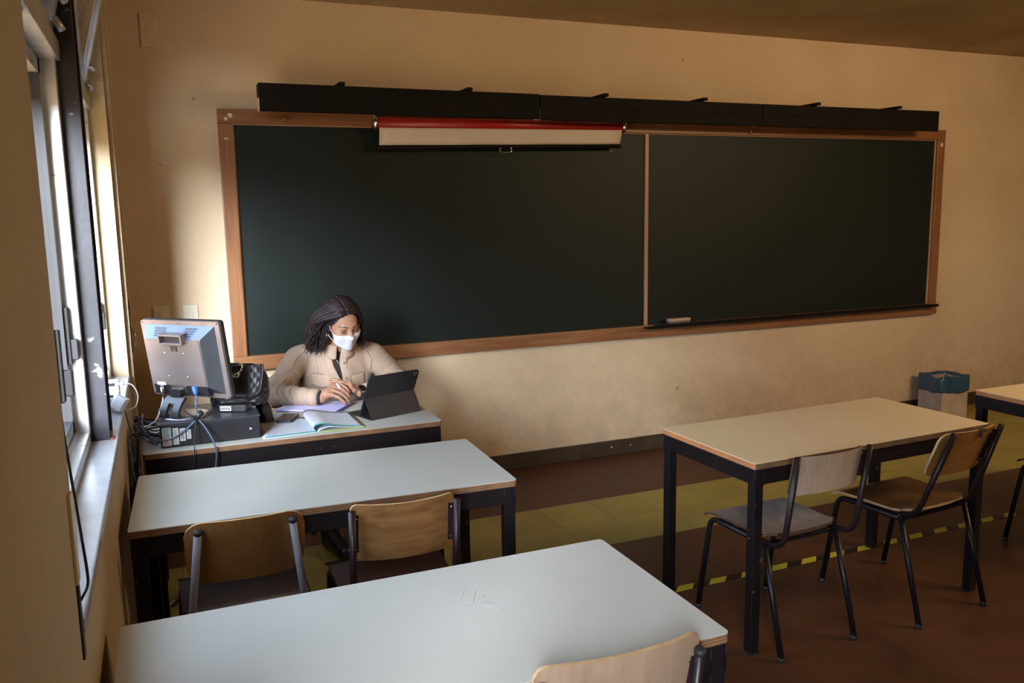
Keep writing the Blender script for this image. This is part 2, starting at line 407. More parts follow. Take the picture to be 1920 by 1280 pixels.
# ------------------------------------------------------------------ materials
def wall_mat(name, c1, c2, dirt=True):
    m = bpy.data.materials.new(name); m.use_nodes = True; MATS[name] = m; n = m.node_tree.nodes; l = m.node_tree.links
    b = n['Principled BSDF']; b.inputs['Roughness'].default_value = 0.75; b.inputs['Specular IOR Level'].default_value = 0.25
    tc = n.new('ShaderNodeTexCoord')
    nz = n.new('ShaderNodeTexNoise'); nz.inputs['Scale'].default_value = 1.3; nz.inputs['Detail'].default_value = 7; nz.inputs['Roughness'].default_value = 0.62
    l.new(tc.outputs['Object'], nz.inputs[0])
    r = n.new('ShaderNodeValToRGB'); e = r.color_ramp.elements; e[0].position = 0.32; e[1].position = 0.66; e[0].color = (*c2, 1); e[1].color = (*c1, 1)
    l.new(nz.outputs[0], r.inputs[0]); last = r.outputs[0]
    if dirt:                                       # scuffs and grime, densest where chairs and mops reach
        sp = n.new('ShaderNodeSeparateXYZ'); l.new(tc.outputs['Object'], sp.inputs[0])
        z = n.new('ShaderNodeMapRange'); z.inputs[1].default_value = 0.1; z.inputs[2].default_value = 0.95; z.inputs[3].default_value = 1; z.inputs[4].default_value = 0
        l.new(sp.outputs['Z'], z.inputs[0])
        d = n.new('ShaderNodeTexNoise'); d.inputs['Scale'].default_value = 6.5; d.inputs['Detail'].default_value = 10; d.inputs['Roughness'].default_value = 0.78; d.inputs['Distortion'].default_value = 0.15
        l.new(tc.outputs['Object'], d.inputs[0])
        dr = n.new('ShaderNodeMapRange'); dr.inputs[1].default_value = 0.36; dr.inputs[2].default_value = 0.85; l.new(d.outputs[0], dr.inputs[0])
        mu = n.new('ShaderNodeMath'); mu.operation = 'MULTIPLY'; l.new(z.outputs[0], mu.inputs[0]); l.new(dr.outputs[0], mu.inputs[1])
        mx = n.new('ShaderNodeMix'); mx.data_type = 'RGBA'; l.new(mu.outputs[0], mx.inputs[0]); l.new(last, mx.inputs[6]); mx.inputs[7].default_value = (c1[0] * .50, c1[1] * .49, c1[2] * .56, 1)
        last = mx.outputs[2]
        w = n.new('ShaderNodeTexNoise'); w.inputs['Scale'].default_value = 11; w.inputs['Detail'].default_value = 3; l.new(tc.outputs['Object'], w.inputs[0])
        wr = n.new('ShaderNodeMapRange'); wr.inputs[1].default_value = 0.735; wr.inputs[2].default_value = 0.76; wr.inputs[4].default_value = 0.55; l.new(w.outputs[0], wr.inputs[0])
        m3 = n.new('ShaderNodeMix'); m3.data_type = 'RGBA'; l.new(wr.outputs[0], m3.inputs[0]); l.new(last, m3.inputs[6]); m3.inputs[7].default_value = (0.09, 0.06, 0.04, 1); last = m3.outputs[2]
    g = n.new('ShaderNodeTexNoise'); g.inputs['Scale'].default_value = 110; g.inputs['Detail'].default_value = 6; l.new(tc.outputs['Object'], g.inputs[0])
    gr = n.new('ShaderNodeMapRange'); gr.inputs[1].default_value = 0.3; gr.inputs[2].default_value = 0.7; gr.inputs[3].default_value = 0.94; gr.inputs[4].default_value = 1.05; l.new(g.outputs[0], gr.inputs[0])
    hv = n.new('ShaderNodeHueSaturation'); l.new(last, hv.inputs['Color']); l.new(gr.outputs[0], hv.inputs['Value']); last = hv.outputs[0]
    l.new(last, b.inputs['Base Color'])
    nb = n.new('ShaderNodeTexNoise'); nb.inputs['Scale'].default_value = 70; nb.inputs['Detail'].default_value = 4; l.new(tc.outputs['Object'], nb.inputs[0])
    n2 = n.new('ShaderNodeTexNoise'); n2.inputs['Scale'].default_value = 9; n2.inputs['Detail'].default_value = 5; l.new(tc.outputs['Object'], n2.inputs[0])
    ad = n.new('ShaderNodeMath'); ad.operation = 'MULTIPLY_ADD'; ad.inputs[1].default_value = 0.5; l.new(nb.outputs[0], ad.inputs[0]); l.new(n2.outputs[0], ad.inputs[2])
    bp = n.new('ShaderNodeBump'); bp.inputs['Strength'].default_value = 0.7; bp.inputs['Distance'].default_value = 0.007
    l.new(ad.outputs[0], bp.inputs['Height']); l.new(bp.outputs[0], b.inputs['Normal'])
    return m

def floor_mat():
    m = bpy.data.materials.new('floor_tiles'); m.use_nodes = True; MATS['floor'] = m; n = m.node_tree.nodes; l = m.node_tree.links
    b = n['Principled BSDF']; b.inputs['Specular IOR Level'].default_value = 0.35
    tc = n.new('ShaderNodeTexCoord'); sp = n.new('ShaderNodeSeparateXYZ'); l.new(tc.outputs['Object'], sp.inputs[0])
    def M(op, a, bb=None, c=None):
        x = n.new('ShaderNodeMath'); x.operation = op
        for i, v in enumerate((a, bb, c)):
            if v is None: continue
            if isinstance(v, (int, float)): x.inputs[i].default_value = v
            else: l.new(v, x.inputs[i])
        return x.outputs[0]
    X = M('DIVIDE', M('SUBTRACT', sp.outputs['X'], 2.045 - 0.3135 * 10), 0.3135); Y = M('DIVIDE', M('ADD', sp.outputs['Y'], 0.772 + 0.3135 * 40), 0.3135)
    fx, fy = M('FRACT', X), M('FRACT', Y)
    def edge(f): return M('MINIMUM', f, M('SUBTRACT', 1.0, f))
    joint = M('LESS_THAN', M('MINIMUM', edge(fx), edge(fy)), 0.0045)
    cx = n.new('ShaderNodeCombineXYZ'); l.new(M('FLOOR', X), cx.inputs[0]); l.new(M('FLOOR', Y), cx.inputs[1])
    wn = n.new('ShaderNodeTexWhiteNoise'); wn.noise_dimensions = '2D'; l.new(cx.outputs[0], wn.inputs[0])
    # the pale yellow border: two tiles wide along the wall, wider to the right of the wall bay
    yb = M('LESS_THAN', sp.outputs['Y'], -0.772); yl = M('GREATER_THAN', sp.outputs['Y'], -1.399)
    xr = M('GREATER_THAN', sp.outputs['X'], 4.866)
    band = M('MULTIPLY', yl, M('MAXIMUM', yb, xr))
    nz = n.new('ShaderNodeTexNoise'); nz.inputs['Scale'].default_value = 2.2; nz.inputs['Detail'].default_value = 9; nz.inputs['Roughness'].default_value = 0.68; l.new(tc.outputs['Object'], nz.inputs[0])
    st = n.new('ShaderNodeTexNoise'); st.inputs['Scale'].default_value = 26; st.inputs['Detail'].default_value = 5; l.new(tc.outputs['Object'], st.inputs[0])
    def ramp(c0, c1):
        r = n.new('ShaderNodeValToRGB'); e = r.color_ramp.elements; e[0].position = 0.35; e[1].position = 0.65; e[0].color = (*c0, 1); e[1].color = (*c1, 1); l.new(nz.outputs[0], r.inputs[0]); return r.outputs[0]
    red = ramp((0.062, 0.024, 0.011), (0.098, 0.037, 0.016)); yel = ramp((0.28, 0.235, 0.055), (0.35, 0.295, 0.072))
    mx = n.new('ShaderNodeMix'); mx.data_type = 'RGBA'; l.new(band, mx.inputs[0]); l.new(red, mx.inputs[6]); l.new(yel, mx.inputs[7])
    hv = n.new('ShaderNodeHueSaturation'); l.new(mx.outputs[2], hv.inputs['Color']); l.new(M('ADD', M('MULTIPLY_ADD', wn.outputs[0], 0.16, 0.78), M('MULTIPLY', st.outputs[0], 0.3)), hv.inputs['Value'])
    m2 = n.new('ShaderNodeMix'); m2.data_type = 'RGBA'; l.new(M('MULTIPLY', joint, 0.65), m2.inputs[0]); l.new(hv.outputs[0], m2.inputs[6]); m2.inputs[7].default_value = (0.05, 0.028, 0.015, 1)
    l.new(m2.outputs[2], b.inputs['Base Color'])
    l.new(M('MULTIPLY_ADD', nz.outputs[0], 0.35, 0.30), b.inputs['Roughness'])
    bp = n.new('ShaderNodeBump'); bp.inputs['Strength'].default_value = 0.25; bp.inputs['Distance'].default_value = 0.002
    l.new(M('SUBTRACT', st.outputs[0], M('MULTIPLY', joint, 2.0)), bp.inputs['Height']); l.new(bp.outputs[0], b.inputs['Normal'])
    return m

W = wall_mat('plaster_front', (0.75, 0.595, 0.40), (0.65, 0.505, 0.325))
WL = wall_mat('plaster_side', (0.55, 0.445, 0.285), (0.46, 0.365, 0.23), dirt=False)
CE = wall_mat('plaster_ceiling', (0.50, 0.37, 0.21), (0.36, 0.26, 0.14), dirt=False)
FL = floor_mat(); GL = glass_mat()
marble = mat('marble_sill', (0.46, 0.47, 0.48), (0.36, 0.37, 0.39), scale=5, rough=0.28, dist=2.0)
alu = mat('aluminium', (0.62, 0.62, 0.60), (0.5, 0.5, 0.49), scale=8, rough=0.38, metal=0.75, speck=((0.25, 0.22, 0.2), 30, 0.68))
gasket = mat('rubber_gasket', (0.02, 0.02, 0.02), rough=0.6)
blacksteel = mat('black_painted_steel', (0.022, 0.021, 0.026), (0.014, 0.0135, 0.017), scale=9, rough=0.42, bump=0.1, speck=((0.22, 0.22, 0.24), 20, 0.66))
skirt = mat('dark_skirting', (0.060, 0.042, 0.024), (0.035, 0.024, 0.014), scale=7, rough=0.55, speck=((0.2, 0.17, 0.12), 40, 0.74))
frame_wood = wood('board_frame_wood', (0.330, 0.150, 0.062), (0.205, 0.086, 0.034), axis=0, rough=0.38, speck=((0.5, 0.38, 0.24), 34, 0.735))
frame_woodv = wood('board_frame_wood_upright', (0.330, 0.150, 0.062), (0.205, 0.086, 0.034), axis=2, rough=0.38, speck=((0.5, 0.38, 0.24), 34, 0.735))
board_m = mat('green_chalkboard', (0.0062, 0.0130, 0.0104), (0.0045, 0.0097, 0.0076), scale=1.1, rough=0.50, spec=0.32, detail=8, rough2=0.58)
black_m = mat('black_varnish', (0.006, 0.0045, 0.004), (0.003, 0.0025, 0.0025), scale=6, rough=0.7, spec=.2, speck=((0.05, 0.035, 0.02), 30, 0.74))
chrome = mat('chrome', (0.8, 0.8, 0.8), rough=0.2, metal=1.0)
red_m = mat('red_tube', (0.42, 0.018, 0.012), (0.36, 0.014, 0.010), rough=0.35)
cloth_w = mat('screen_fabric', (0.74, 0.66, 0.55), (0.64, 0.56, 0.46), scale=2, rough=0.8)
cream_p = mat('cream_plastic', (0.78, 0.74, 0.56), (0.70, 0.66, 0.50), rough=0.4)
offw = mat('pale_patch', (0.78, 0.62, 0.44), (0.66, 0.52, 0.36), rough=0.7)

# ------------------------------------------------------------------ the room
XR, YB, ZC = 8.3, -8.3, 2.85
struct(MB().box((-0.3, YB - .2, -0.1), (XR + .2, 0.2, 0.0)).build('floor', FL))
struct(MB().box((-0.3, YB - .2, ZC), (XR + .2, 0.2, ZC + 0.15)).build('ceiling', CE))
struct(MB().box((-0.3, 0, 0), (XR + .2, 0.2, ZC)).build('wall_front', W))
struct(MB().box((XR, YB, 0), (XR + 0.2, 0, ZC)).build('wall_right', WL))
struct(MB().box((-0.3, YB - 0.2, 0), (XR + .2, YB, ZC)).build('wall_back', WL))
SZ, HZ = 0.955, 2.74
wl = MB()
ys = [YB] + [v for w in sorted(WINDOWS) for v in w] + [0.0]
wl.box((-0.3, YB, 0), (0, 0, SZ - 0.03)); wl.box((-0.3, YB, HZ), (0, 0, ZC))
for i in range(0, len(ys), 2): wl.box((-0.3, ys[i], SZ - 0.03), (0, ys[i + 1], HZ))
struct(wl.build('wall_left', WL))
for i, (a, b) in enumerate(WINDOWS):
    struct(MB().box((-0.34, a, SZ - 0.03), (0.004, b, SZ), bev=0.004).build('trim_%d' % (i + 1), marble))
bb = MB()
for a, b in ((0.0, 3.03), (3.034, 5.9), (5.904, XR)): bb.box((a, -0.014, 0.0), (b, 0, 0.102), bev=0.002)
for x in (0.6, 1.9, 2.95, 3.1, 4.0, 5.2):
    bb.tube([(x, -0.017, 0.055), (x, -0.012, 0.055)], 0.005, 8, 1)
struct(bb.build('baseboard_front', [skirt, cream_p]))
struct(MB().box((0, -3.34, 0), (0.010, -0.014, 0.10), bev=0.002).build('baseboard_left', skirt))

def window(n, y0, y1):
    """outer frame, two sliding sashes below a transom, one bottom-hung sash tipped in above it"""
    x0, x1, zt, t = -0.152, -0.072, 2.17, 0.038
    root = bpy.data.objects.new('window_%d' % n, None); COL.objects.link(root); struct(root)
    root.matrix_basis = Matrix.Translation((0, (y0 + y1) / 2, SZ)); 
    f = MB()
    for a, b in (((x0, y0, SZ), (x1, y0 + t, HZ)), ((x0, y1 - t, SZ), (x1, y1, HZ)), ((x0, y0, SZ), (x1, y1, SZ + t)), ((x0, y0, HZ - t), (x1, y1, HZ)), ((x0, y0, zt - 0.03), (x1 + 0.012, y1, zt + 0.03))): f.box(a, b, bev=0.003)
    f.box((-0.110, y0 + t, SZ + t), (-0.106, y1 - t, SZ + t + 0.012))
    f.build('window_frame', alu, root, world=True)
    mid = (y0 + y1) / 2
    for j, (a, b, xa, xb) in enumerate(((y0 + t, mid + 0.03, -0.106, -0.078), (mid - 0.03, y1 - t, -0.142, -0.114))):
        s = MB(); st = 0.045; za, zb = SZ + t + 0.004, zt - 0.032
        for p, q in (((xa, a, za), (xb, a + st, zb)), ((xa, b - st, za), (xb, b, zb)), ((xa, a, za), (xb, b, za + st)), ((xa, a, zb - st), (xb, b, zb))): s.box(p, q, bev=0.002)
        xm = (xa + xb) / 2
        for p, q in (((xa - .001, a + st, za + st), (xb + .001, a + st + .005, zb - st)), ((xa - .001, b - st - .005, za + st), (xb + .001, b - st, zb - st)), ((xa - .001, a + st, za + st), (xb + .001, b - st, za + st + .005))): s.box(p, q, 1)
        so = s.build('sash', [alu, gasket], root, world=True)
        MB().box((xm - .002, a + st, za + st), (xm + .002, b - st, zb - st)).build('glass_pane', GL, so, world=False).parent = so
        g = so.children[0]; g.data.transform(root.matrix_basis.inverted())
        hy = b - st / 2 if j == 0 else b - st / 2
        h = MB().box((xb, hy - .014, 1.22), (xb + .014, hy + .014, 1.40), bev=.003).box((xb + .012, hy - .008, 1.235), (xb + .034, hy + .012, 1.30), bev=.004)
        ho = h.build('sash_latch', gasket, so); ho.data.transform(root.matrix_basis.inverted())
    # tipped-in sash
    tilt = math.radians(14); H = HZ - t - zt - 0.04
    M = Matrix.Translation((-0.088, 0, zt + 0.034)) @ Matrix.Rotation(tilt, 4, 'Y')
    s = MB(); a, b = y0 + t + 0.004, y1 - t - 0.004
    for p, q in (((-.014, a, 0), (.014, a + .04, H)), ((-.014, b - .04, 0), (.014, b, H)), ((-.014, a, 0), (.014, b, .04)), ((-.014, a, H - .04), (.014, b, H))): s.box(p, q, bev=.002, M=M)
    so = s.build('tilting_sash', alu, root, world=True)
    g = MB().box((-.002, a + .04, .04), (.002, b - .04, H - .04), M=M).build('glass_pane', GL, so); g.data.transform(root.matrix_basis.inverted())
    st = MB()
    for yy in (a + 0.012, b - 0.012): st.tube([M @ Vector((0.014, yy, H * .55)), (-0.09, yy, zt + H * .78)], 0.004, 8)
    st.tube([M @ Vector((0.016, b - .05, .05)), M @ Vector((0.045, b - .05, .02))], .011, 10).tube([M @ Vector((0.016, b - .05, .12)), M @ Vector((0.04, b - .05, .10))], .011, 10)
    x = st.build('stay_arm', alu, so); x.data.transform(root.matrix_basis.inverted())
    if True:                                       # outside roller shutter, half lowered; rear bay ones are unseen, added to block sun
        sh = MB(); z = 2.03 if n < 3 else 1.83
        while z < HZ - .02: sh.box((-0.245, y0 + .01, z), (-0.228, y1 - .01, z + .046), bev=.004); z += .050
        sh.box((-0.25, y0 + .005, HZ - .03), (-0.22, y1 - .005, HZ - .001)).build('sun_blocking_shutter', MATS['dark_skirting'], root, world=True)
    return root
window(1, -3.34, -1.985); window(2, -1.84, -0.74)
window(3, -6.9, -5.67); window(4, -5.53, -4.3)
# black steel posts between the window units, standing on the sill
def post(n, y0, y1):
    m = MB().box((-0.20, y0, SZ), (-0.018, y0 + .012, HZ), bev=.002).box((-0.20, y1 - .012, SZ), (-0.018, y1, HZ), bev=.002).box((-0.19, y0 + .006, SZ), (-0.030, y1 - .006, HZ))
    o = m.build('trim_%d' % n, blacksteel); struct(o)
    return o
post(3, -1.985, -1.84); post(4, -5.67, -5.53)
pl = MB().box((-0.019, -1.99, SZ), (-0.006, -1.955, SZ + .006), bev=.002).build('trim_5', mat('rust_chip', (0.20, 0.06, 0.025), rough=.8)); struct(pl)

# blind strap channel, strap slot and cord between the far window and the corner
ch = struct(MB().box((0, -0.700, 0.02), (0.020, -0.630, ZC - .001), bev=.003).box((0, -0.60, 0.02), (0.012, -0.53, ZC - .001), bev=.002).build('trim_6', WL))
t = thing('blind_strap', 'dark blind strap slot with pale cord and metal cleat beside the far window', 'blind strap', (0.02, -0.665, 0.95))
MB().box((0.0201, -0.685, 1.05), (0.0235, -0.65, 1.29), bev=.001).build('strap_slot', gasket, t, world=True)
MB().tube(spline([(0.024, -0.58, 2.84), (0.026, -0.585, 2.0), (0.025, -0.585, 1.4), (0.027, -0.59, 1.12)], 5), 0.0022, 6).build('cord', mat('cord', (0.75, 0.68, 0.55)), t, world=True)
MB().tube(spline([(0.012, -0.59, 1.06), (0.03, -0.60, 1.07), (0.035, -0.60, 1.12), (0.026, -0.59, 1.15)], 4), 0.006, 8).build('cleat', chrome, t, world=True)
# strap winder on the near pier with its bent crank rod
t = thing('blind_winder', 'pale metal blind winder plate with a bent crank rod on the near wall pier', 'blind winder', (0.0, -3.37, 1.0))
MB().box((0.0, -3.395, 1.04), (0.006, -3.362, 1.20), bev=.0015).build('plate', cream_p, t, world=True)
MB().box((0.0, -3.39, 0.90), (0.004, -3.366, 1.04), bev=.001).build('strap_slot', gasket, t, world=True)
MB().tube(bend([(-0.012, -3.30, 1.62), (-0.006, -3.30, 1.30), (0.014, -3.335, 1.05), (0.016, -3.345, 1.018), (0.004, -3.375, 1.005)], 0.02), 0.0026, 8).build('crank_rod', blacksteel, t, world=True)

# ------------------------------------------------------------------ blackboard
def w_thing(name, label, cat, loc, group=None): return thing(name, label, cat, loc, 0, group)
bd = w_thing('blackboard', 'long dark green blackboard in a worn brown wooden frame on the front wall', 'blackboard', (3.2, 0, 0.805))
MB().box((0.58, -0.020, 0.88), (5.84, -0.002, 2.18)).build('writing_surface', board_m, bd, world=True)
fo = MB().box((0.5125, -0.045, 2.172), (5.909, -0.002, 2.248), bev=.004); fo.build('top_rail', frame_wood, bd, world=True)
MB().box((0.5125, -0.045, 0.805), (5.92, -0.002, 0.889), bev=.004).build('bottom_rail', frame_wood, bd, world=True)
MB().box((0.5125, -0.0445, 0.889), (0.5885, -0.002, 2.172), bev=.004).build('side_rail', frame_woodv, bd, world=True)
MB().box((5.832, -0.0445, 0.889), (5.909, -0.002, 2.172), bev=.004).build('side_rail', frame_woodv, bd, world=True)
lt = wood('pale_bead', (0.50, 0.30, 0.17), (0.38, 0.22, 0.12), axis=2)
MB().box((3.195, -0.032, 0.889), (3.222, -0.018, 2.172), bev=.003).build('divider_strip', lt, bd, world=True)
MB().box((5.818, -0.028, 0.889), (5.834, -0.018, 2.172), bev=.002).build('bead', lt, bd, world=True)
MB().box((0.586, -0.028, 0.889), (0.594, -0.018, 2.172), bev=.002).build('bead', lt, bd, world=True)
MB().box((0.59, -0.028, 2.166), (5.82, -0.018, 2.174), bev=.002).build('bead', lt, bd, world=True)
for x, z in ((0.86, 2.215), (4.02, 2.212)):
    MB().tube(spline([(x, -0.044, z), (x + .004, -0.062, z - .004), (x + .006, -0.066, z - .022), (x + .004, -0.05, z - .03)], 4), 0.004, 8).build('hook', chrome, bd, world=True)
for i, (x, z, w, h) in enumerate(((0.578, 2.215, .03, .03), (0.556, 2.195, .028, .024), (0.552, 2.09, .035, .012), (5.872, 2.135, .034, .045), (1.50, 2.243, .10, .006), (3.75, 2.243, .2, .005))):
    rr = random.Random(i); k = 11
    poly = [(x + w / 2 * (0.55 + .45 * rr.random()) * math.cos(2 * PI * j / k), z + h / 2 * (0.5 + .5 * rr.random()) * math.sin(2 * PI * j / k)) for j in range(k)]
    MB().prism(poly, -0.0462, -0.0448, axis=1).build('paint_chip', offw if i > 3 else cream_p, bd, world=True)
# chalk ledge along the right half and the eraser on it
t = w_thing('chalk_ledge', 'black chalk ledge running along the bottom of the right half of the blackboard', 'ledge', (4.5, -0.045, 0.87))
MB().box((3.185, -0.105, 0.872), (5.865, -0.045, 0.882), bev=.002).box((3.185, -0.11, 0.872), (5.865, -0.102, 0.893), bev=.002).build('tray', black_m, t, world=True)
MB().tube([(3.24, -0.088, 0.889), (5.78, -0.088, 0.889)], 0.0065, 8).build('rod', black_m, t, world=True)
t = w_thing('board_eraser', 'small pale wooden board eraser lying on the left part of the chalk ledge', 'eraser', (3.45, -0.1, 0.894))
MB().box((3.355, -0.10, 0.9105), (3.525, -0.055, 0.930), bev=.004).build('wooden_back', mat('pale_wood', (0.62, 0.42, 0.28), (0.5, 0.33, 0.21)), t, world=True)
MB().box((3.358, -0.098, 0.8958), (3.522, -0.057, 0.9108), bev=.003).build('felt', mat('felt', (0.16, 0.11, 0.09), rough=.95), t, world=True)
# three black lamp boxes on brackets above the board
for i, (a, b, lab) in enumerate(((0.712, 2.330, 'leftmost of the three long black lamp boxes above the blackboard'), (2.336, 3.968, 'middle one of the three long black lamp boxes above the blackboard'), (3.974, 5.590, 'rightmost of the three long black lamp boxes above the blackboard'))):
    t = w_thing('board_lamp', lab, 'lamp', ((a + b) / 2, -0.16, 2.22), 'black lamp boxes above the blackboard')
    dz = (0.0, -0.004, -0.004)[i]
    MB().box((a, -0.250, 2.290 + dz), (b, -0.155, 2.362 + dz), bev=.003).build('housing', black_m, t, world=True)
    MB().prism([(-0.250, 2.220 + dz), (-0.242, 2.216 + dz), (-0.242, 2.2895 + dz), (-0.250, 2.2895 + dz)], a + .001, b - .001, axis=0).build('front_board', black_m, t, world=True)
    MB().prism([(-0.160, 2.240 + dz), (-0.155, 2.240 + dz), (-0.155, 2.2895 + dz), (-0.160, 2.2895 + dz)], a + .03, b - .03, axis=0).build('rear_board', black_m, t, world=True)
    for x in (a, b - .004):
        MB().box((x, -0.2415, 2.222 + dz), (x + .004, -0.161, 2.2895 + dz)).build('end_plate', cream_p, t, world=True)
    MB().tube([(a + .05, -0.20, 2.268 + dz), (b - .05, -0.20, 2.268 + dz)], .014, 12).build('fluorescent_tube', mat('unlit_tube', (.6, .6, .58), rough=.3), t, world=True)
    for x in [q for q in (1.150, 1.885, 2.775, 3.505, 4.440, 5.190) if a < q < b]:
        bk = MB().box((x - .016, -0.262, 2.3635), (x + .016, -0.0005, 2.382), bev=.002).box((x - .030, -0.016, 2.30), (x + .03, -0.0006, 2.384), bev=.002)
        bk.tube([(x - .012, -.012, 2.29), (x - .012, -.15, 2.3635)], .005, 8)
        bk.build('bracket', black_m, t, world=True)
# rolled-up projection screen hanging on the board
t = w_thing('projection_screen', 'rolled projection screen with red tube and white strip hanging at the top of the blackboard', 'projection screen', (2.17, -0.08, 2.04))
MB().tube([(1.375, -0.085, 2.186), (2.975, -0.085, 2.204)], 0.036, 24).build('roller_tube', red_m, t, world=True)
for x, z in ((1.362, 2.186), (2.988, 2.204)):
    c = MB().tube([(x - .010, -0.085, z), (x + .010, -0.085, z)], 0.041, 24); c.torus((x, -0.085, z), .040, .004, (1, 0, 0))
    c.tube(spline([(x, -.085, z + .04), (x, -.07, z + .052), (x, -.048, z + .05)], 4), .004, 8).build('end_cap', chrome, t, world=True)
rows = []
for j in range(6):
    s = j / 5; rows.append([(1.382 + 1.585 * k / 24, -0.119 + .0025 * math.sin(k * .9 + j) * s + .026 * s, (2.160 + .018 * k / 24) * (1 - s) + (2.062 + .030 * k / 24) * s) for k in range(25)])
sc = MB().grid(rows).build('screen_fabric', cloth_w, t, world=True); mo = sc.modifiers.new('t', 'SOLIDIFY'); mo.thickness = .001
MB().tube([(1.366, -0.092, 2.050), (2.968, -0.092, 2.080)], 0.013, 12).build('bottom_bar', black_m, t, world=True)
MB().tube(spline([(2.135, -.10, 2.062), (2.125, -.104, 2.045), (2.135, -.106, 2.033), (2.165, -.106, 2.031), (2.195, -.106, 2.035), (2.204, -.104, 2.048), (2.195, -.10, 2.065)], 5), .0028, 8).build('pull_handle', chrome, t, world=True)
MB().tube([(2.90, -.10, 2.073), (2.90, -.10, 2.03)], .002, 6).build('pull_cord', chrome, t, world=True)

# blank plate, switches
tag(MB().box((0.163, -0.008, 2.552), (0.250, 0, 2.722), bev=.002).build('blank_plate', offw), 'pale rectangular blank plate high on the front wall near the window corner', 'plate')
for x, lab in ((0.155, 'cream light switch nearest the window corner, above the monitor'), (0.305, 'cream light switch beside the blackboard frame, above the monitor')):
    t = w_thing('light_switch', lab, 'switch', (x, 0, 1.145), 'light switches on the front wall')
    MB().box((x - .040, -0.009, 1.095), (x + .040, 0, 1.195), bev=.004).build('plate', cream_p, t, world=True)
    MB().box((x - .012, -0.013, 1.122), (x + .012, -0.0085, 1.168), bev=.002).build('rocker', cream_p, t, world=True)

# hazard tape on the floor, one strip: black with slanted yellow blocks
tb, ty = MB(), None
def tape_y(x): return -1.966 + 0.006 * math.sin(x * 1.7) + (x - 2.2) * 0.006
x = 1.55; i = 0; per = 0.175
hz = w_thing('hazard_tape', 'black and yellow striped warning tape stuck along the tiled floor', 'tape', (3.4, -1.96, 0))
cols = (MB(), MB())
while x < 7.2:
    b = cols[i % 2]; w = per / 2 * (1.0 if i % 2 else 1.0); y0, y1 = tape_y(x) - .022, tape_y(x + w) - .022; s = .045
    p = [(x, y0, 0), (x + w, y1, 0), (x + w + s * .95, y1 + s, 0), (x + s * .95, y0 + s, 0)]
    b.add([(a, c, .0002) for a, c, _ in p] + [(a, c, .0012) for a, c, _ in p], [(0, 3, 2, 1), (4, 5, 6, 7), (0, 1, 5, 4), (1, 2, 6, 5), (2, 3, 7, 6), (3, 0, 4, 7)])
    x += w; i += 1
cols[0].build('black_stripes', mat('tape_black', (0.006, 0.0055, 0.005), rough=.5), hz, world=True)
cols[1].build('yellow_stripes', mat('tape_yellow', (0.60, 0.50, 0.035), (0.5, 0.42, 0.03), rough=.45), hz, world=True)

# waste bin: square cream box with a blue bag folded over its rim
t = thing('waste_bin', 'square pale waste bin lined with a blue plastic bag against the front wall', 'bin', (5.86, -0.20, 0), math.radians(-4))
bw, bd_, bh = .135, .115, .315
cr = mat('bin_board', (0.52, 0.42, 0.34), (0.42, 0.33, 0.26), scale=9, rough=.7, speck=((.2, .13, .08), 20, .7))
b = MB()
for a, c in (((-bw, -bd_, 0.012), (bw, -bd_ + .006, bh)), ((-bw, bd_ - .006, 0.012), (bw, bd_, bh)), ((-bw, -bd_, 0.012), (-bw + .006, bd_, bh)), ((bw - .006, -bd_, 0.012), (bw, bd_, bh)), ((-bw, -bd_, 0), (bw, bd_, .012))): b.box(a, c, bev=.002)
b.build('box', cr, t)
rows = []; rp = [(u, v) for u, v in rounded_rect(-bw - .006, -bd_ - .006, bw + .006, bd_ + .006, .02, 6)]
def dense(P, k=3):
    o = []
    for i in range(len(P)):
        a, c = P[i], P[(i + 1) % len(P)]; n = max(1, int(math.hypot(c[0] - a[0], c[1] - a[1]) / .012))
        for j in range(n): o.append((a[0] + (c[0] - a[0]) * j / n, a[1] + (c[1] - a[1]) * j / n))
    return o
rp = dense(rp)
for lvl, (z, sc_) in enumerate(((.215, 1.03), (.225, 1.05), (.26, 1.045), (.30, 1.05), (.335, 1.03), (.34, .99), (.33, .93), (.28, .90), (.20, .88), (.10, .84))):
    rows.append([(u * sc_ + .004 * mnoise.noise(Vector((u * 30, v * 30, lvl * .9))), v * sc_ + .004 * mnoise.noise(Vector((u * 30, v * 30, 5 + lvl * .9))), z + .014 * mnoise.noise(Vector((u * 14, v * 14, 9 + lvl * .12)))) for u, v in rp])
bag = mat('blue_bag', (0.035, 0.10, 0.17), (0.02, 0.065, 0.12), scale=12, rough=.28, spec=.6)
o = MB().grid(rows, closed=True).build('bin_bag', bag, t); mo = o.modifiers.new('t', 'SOLIDIFY'); mo.thickness = .0012

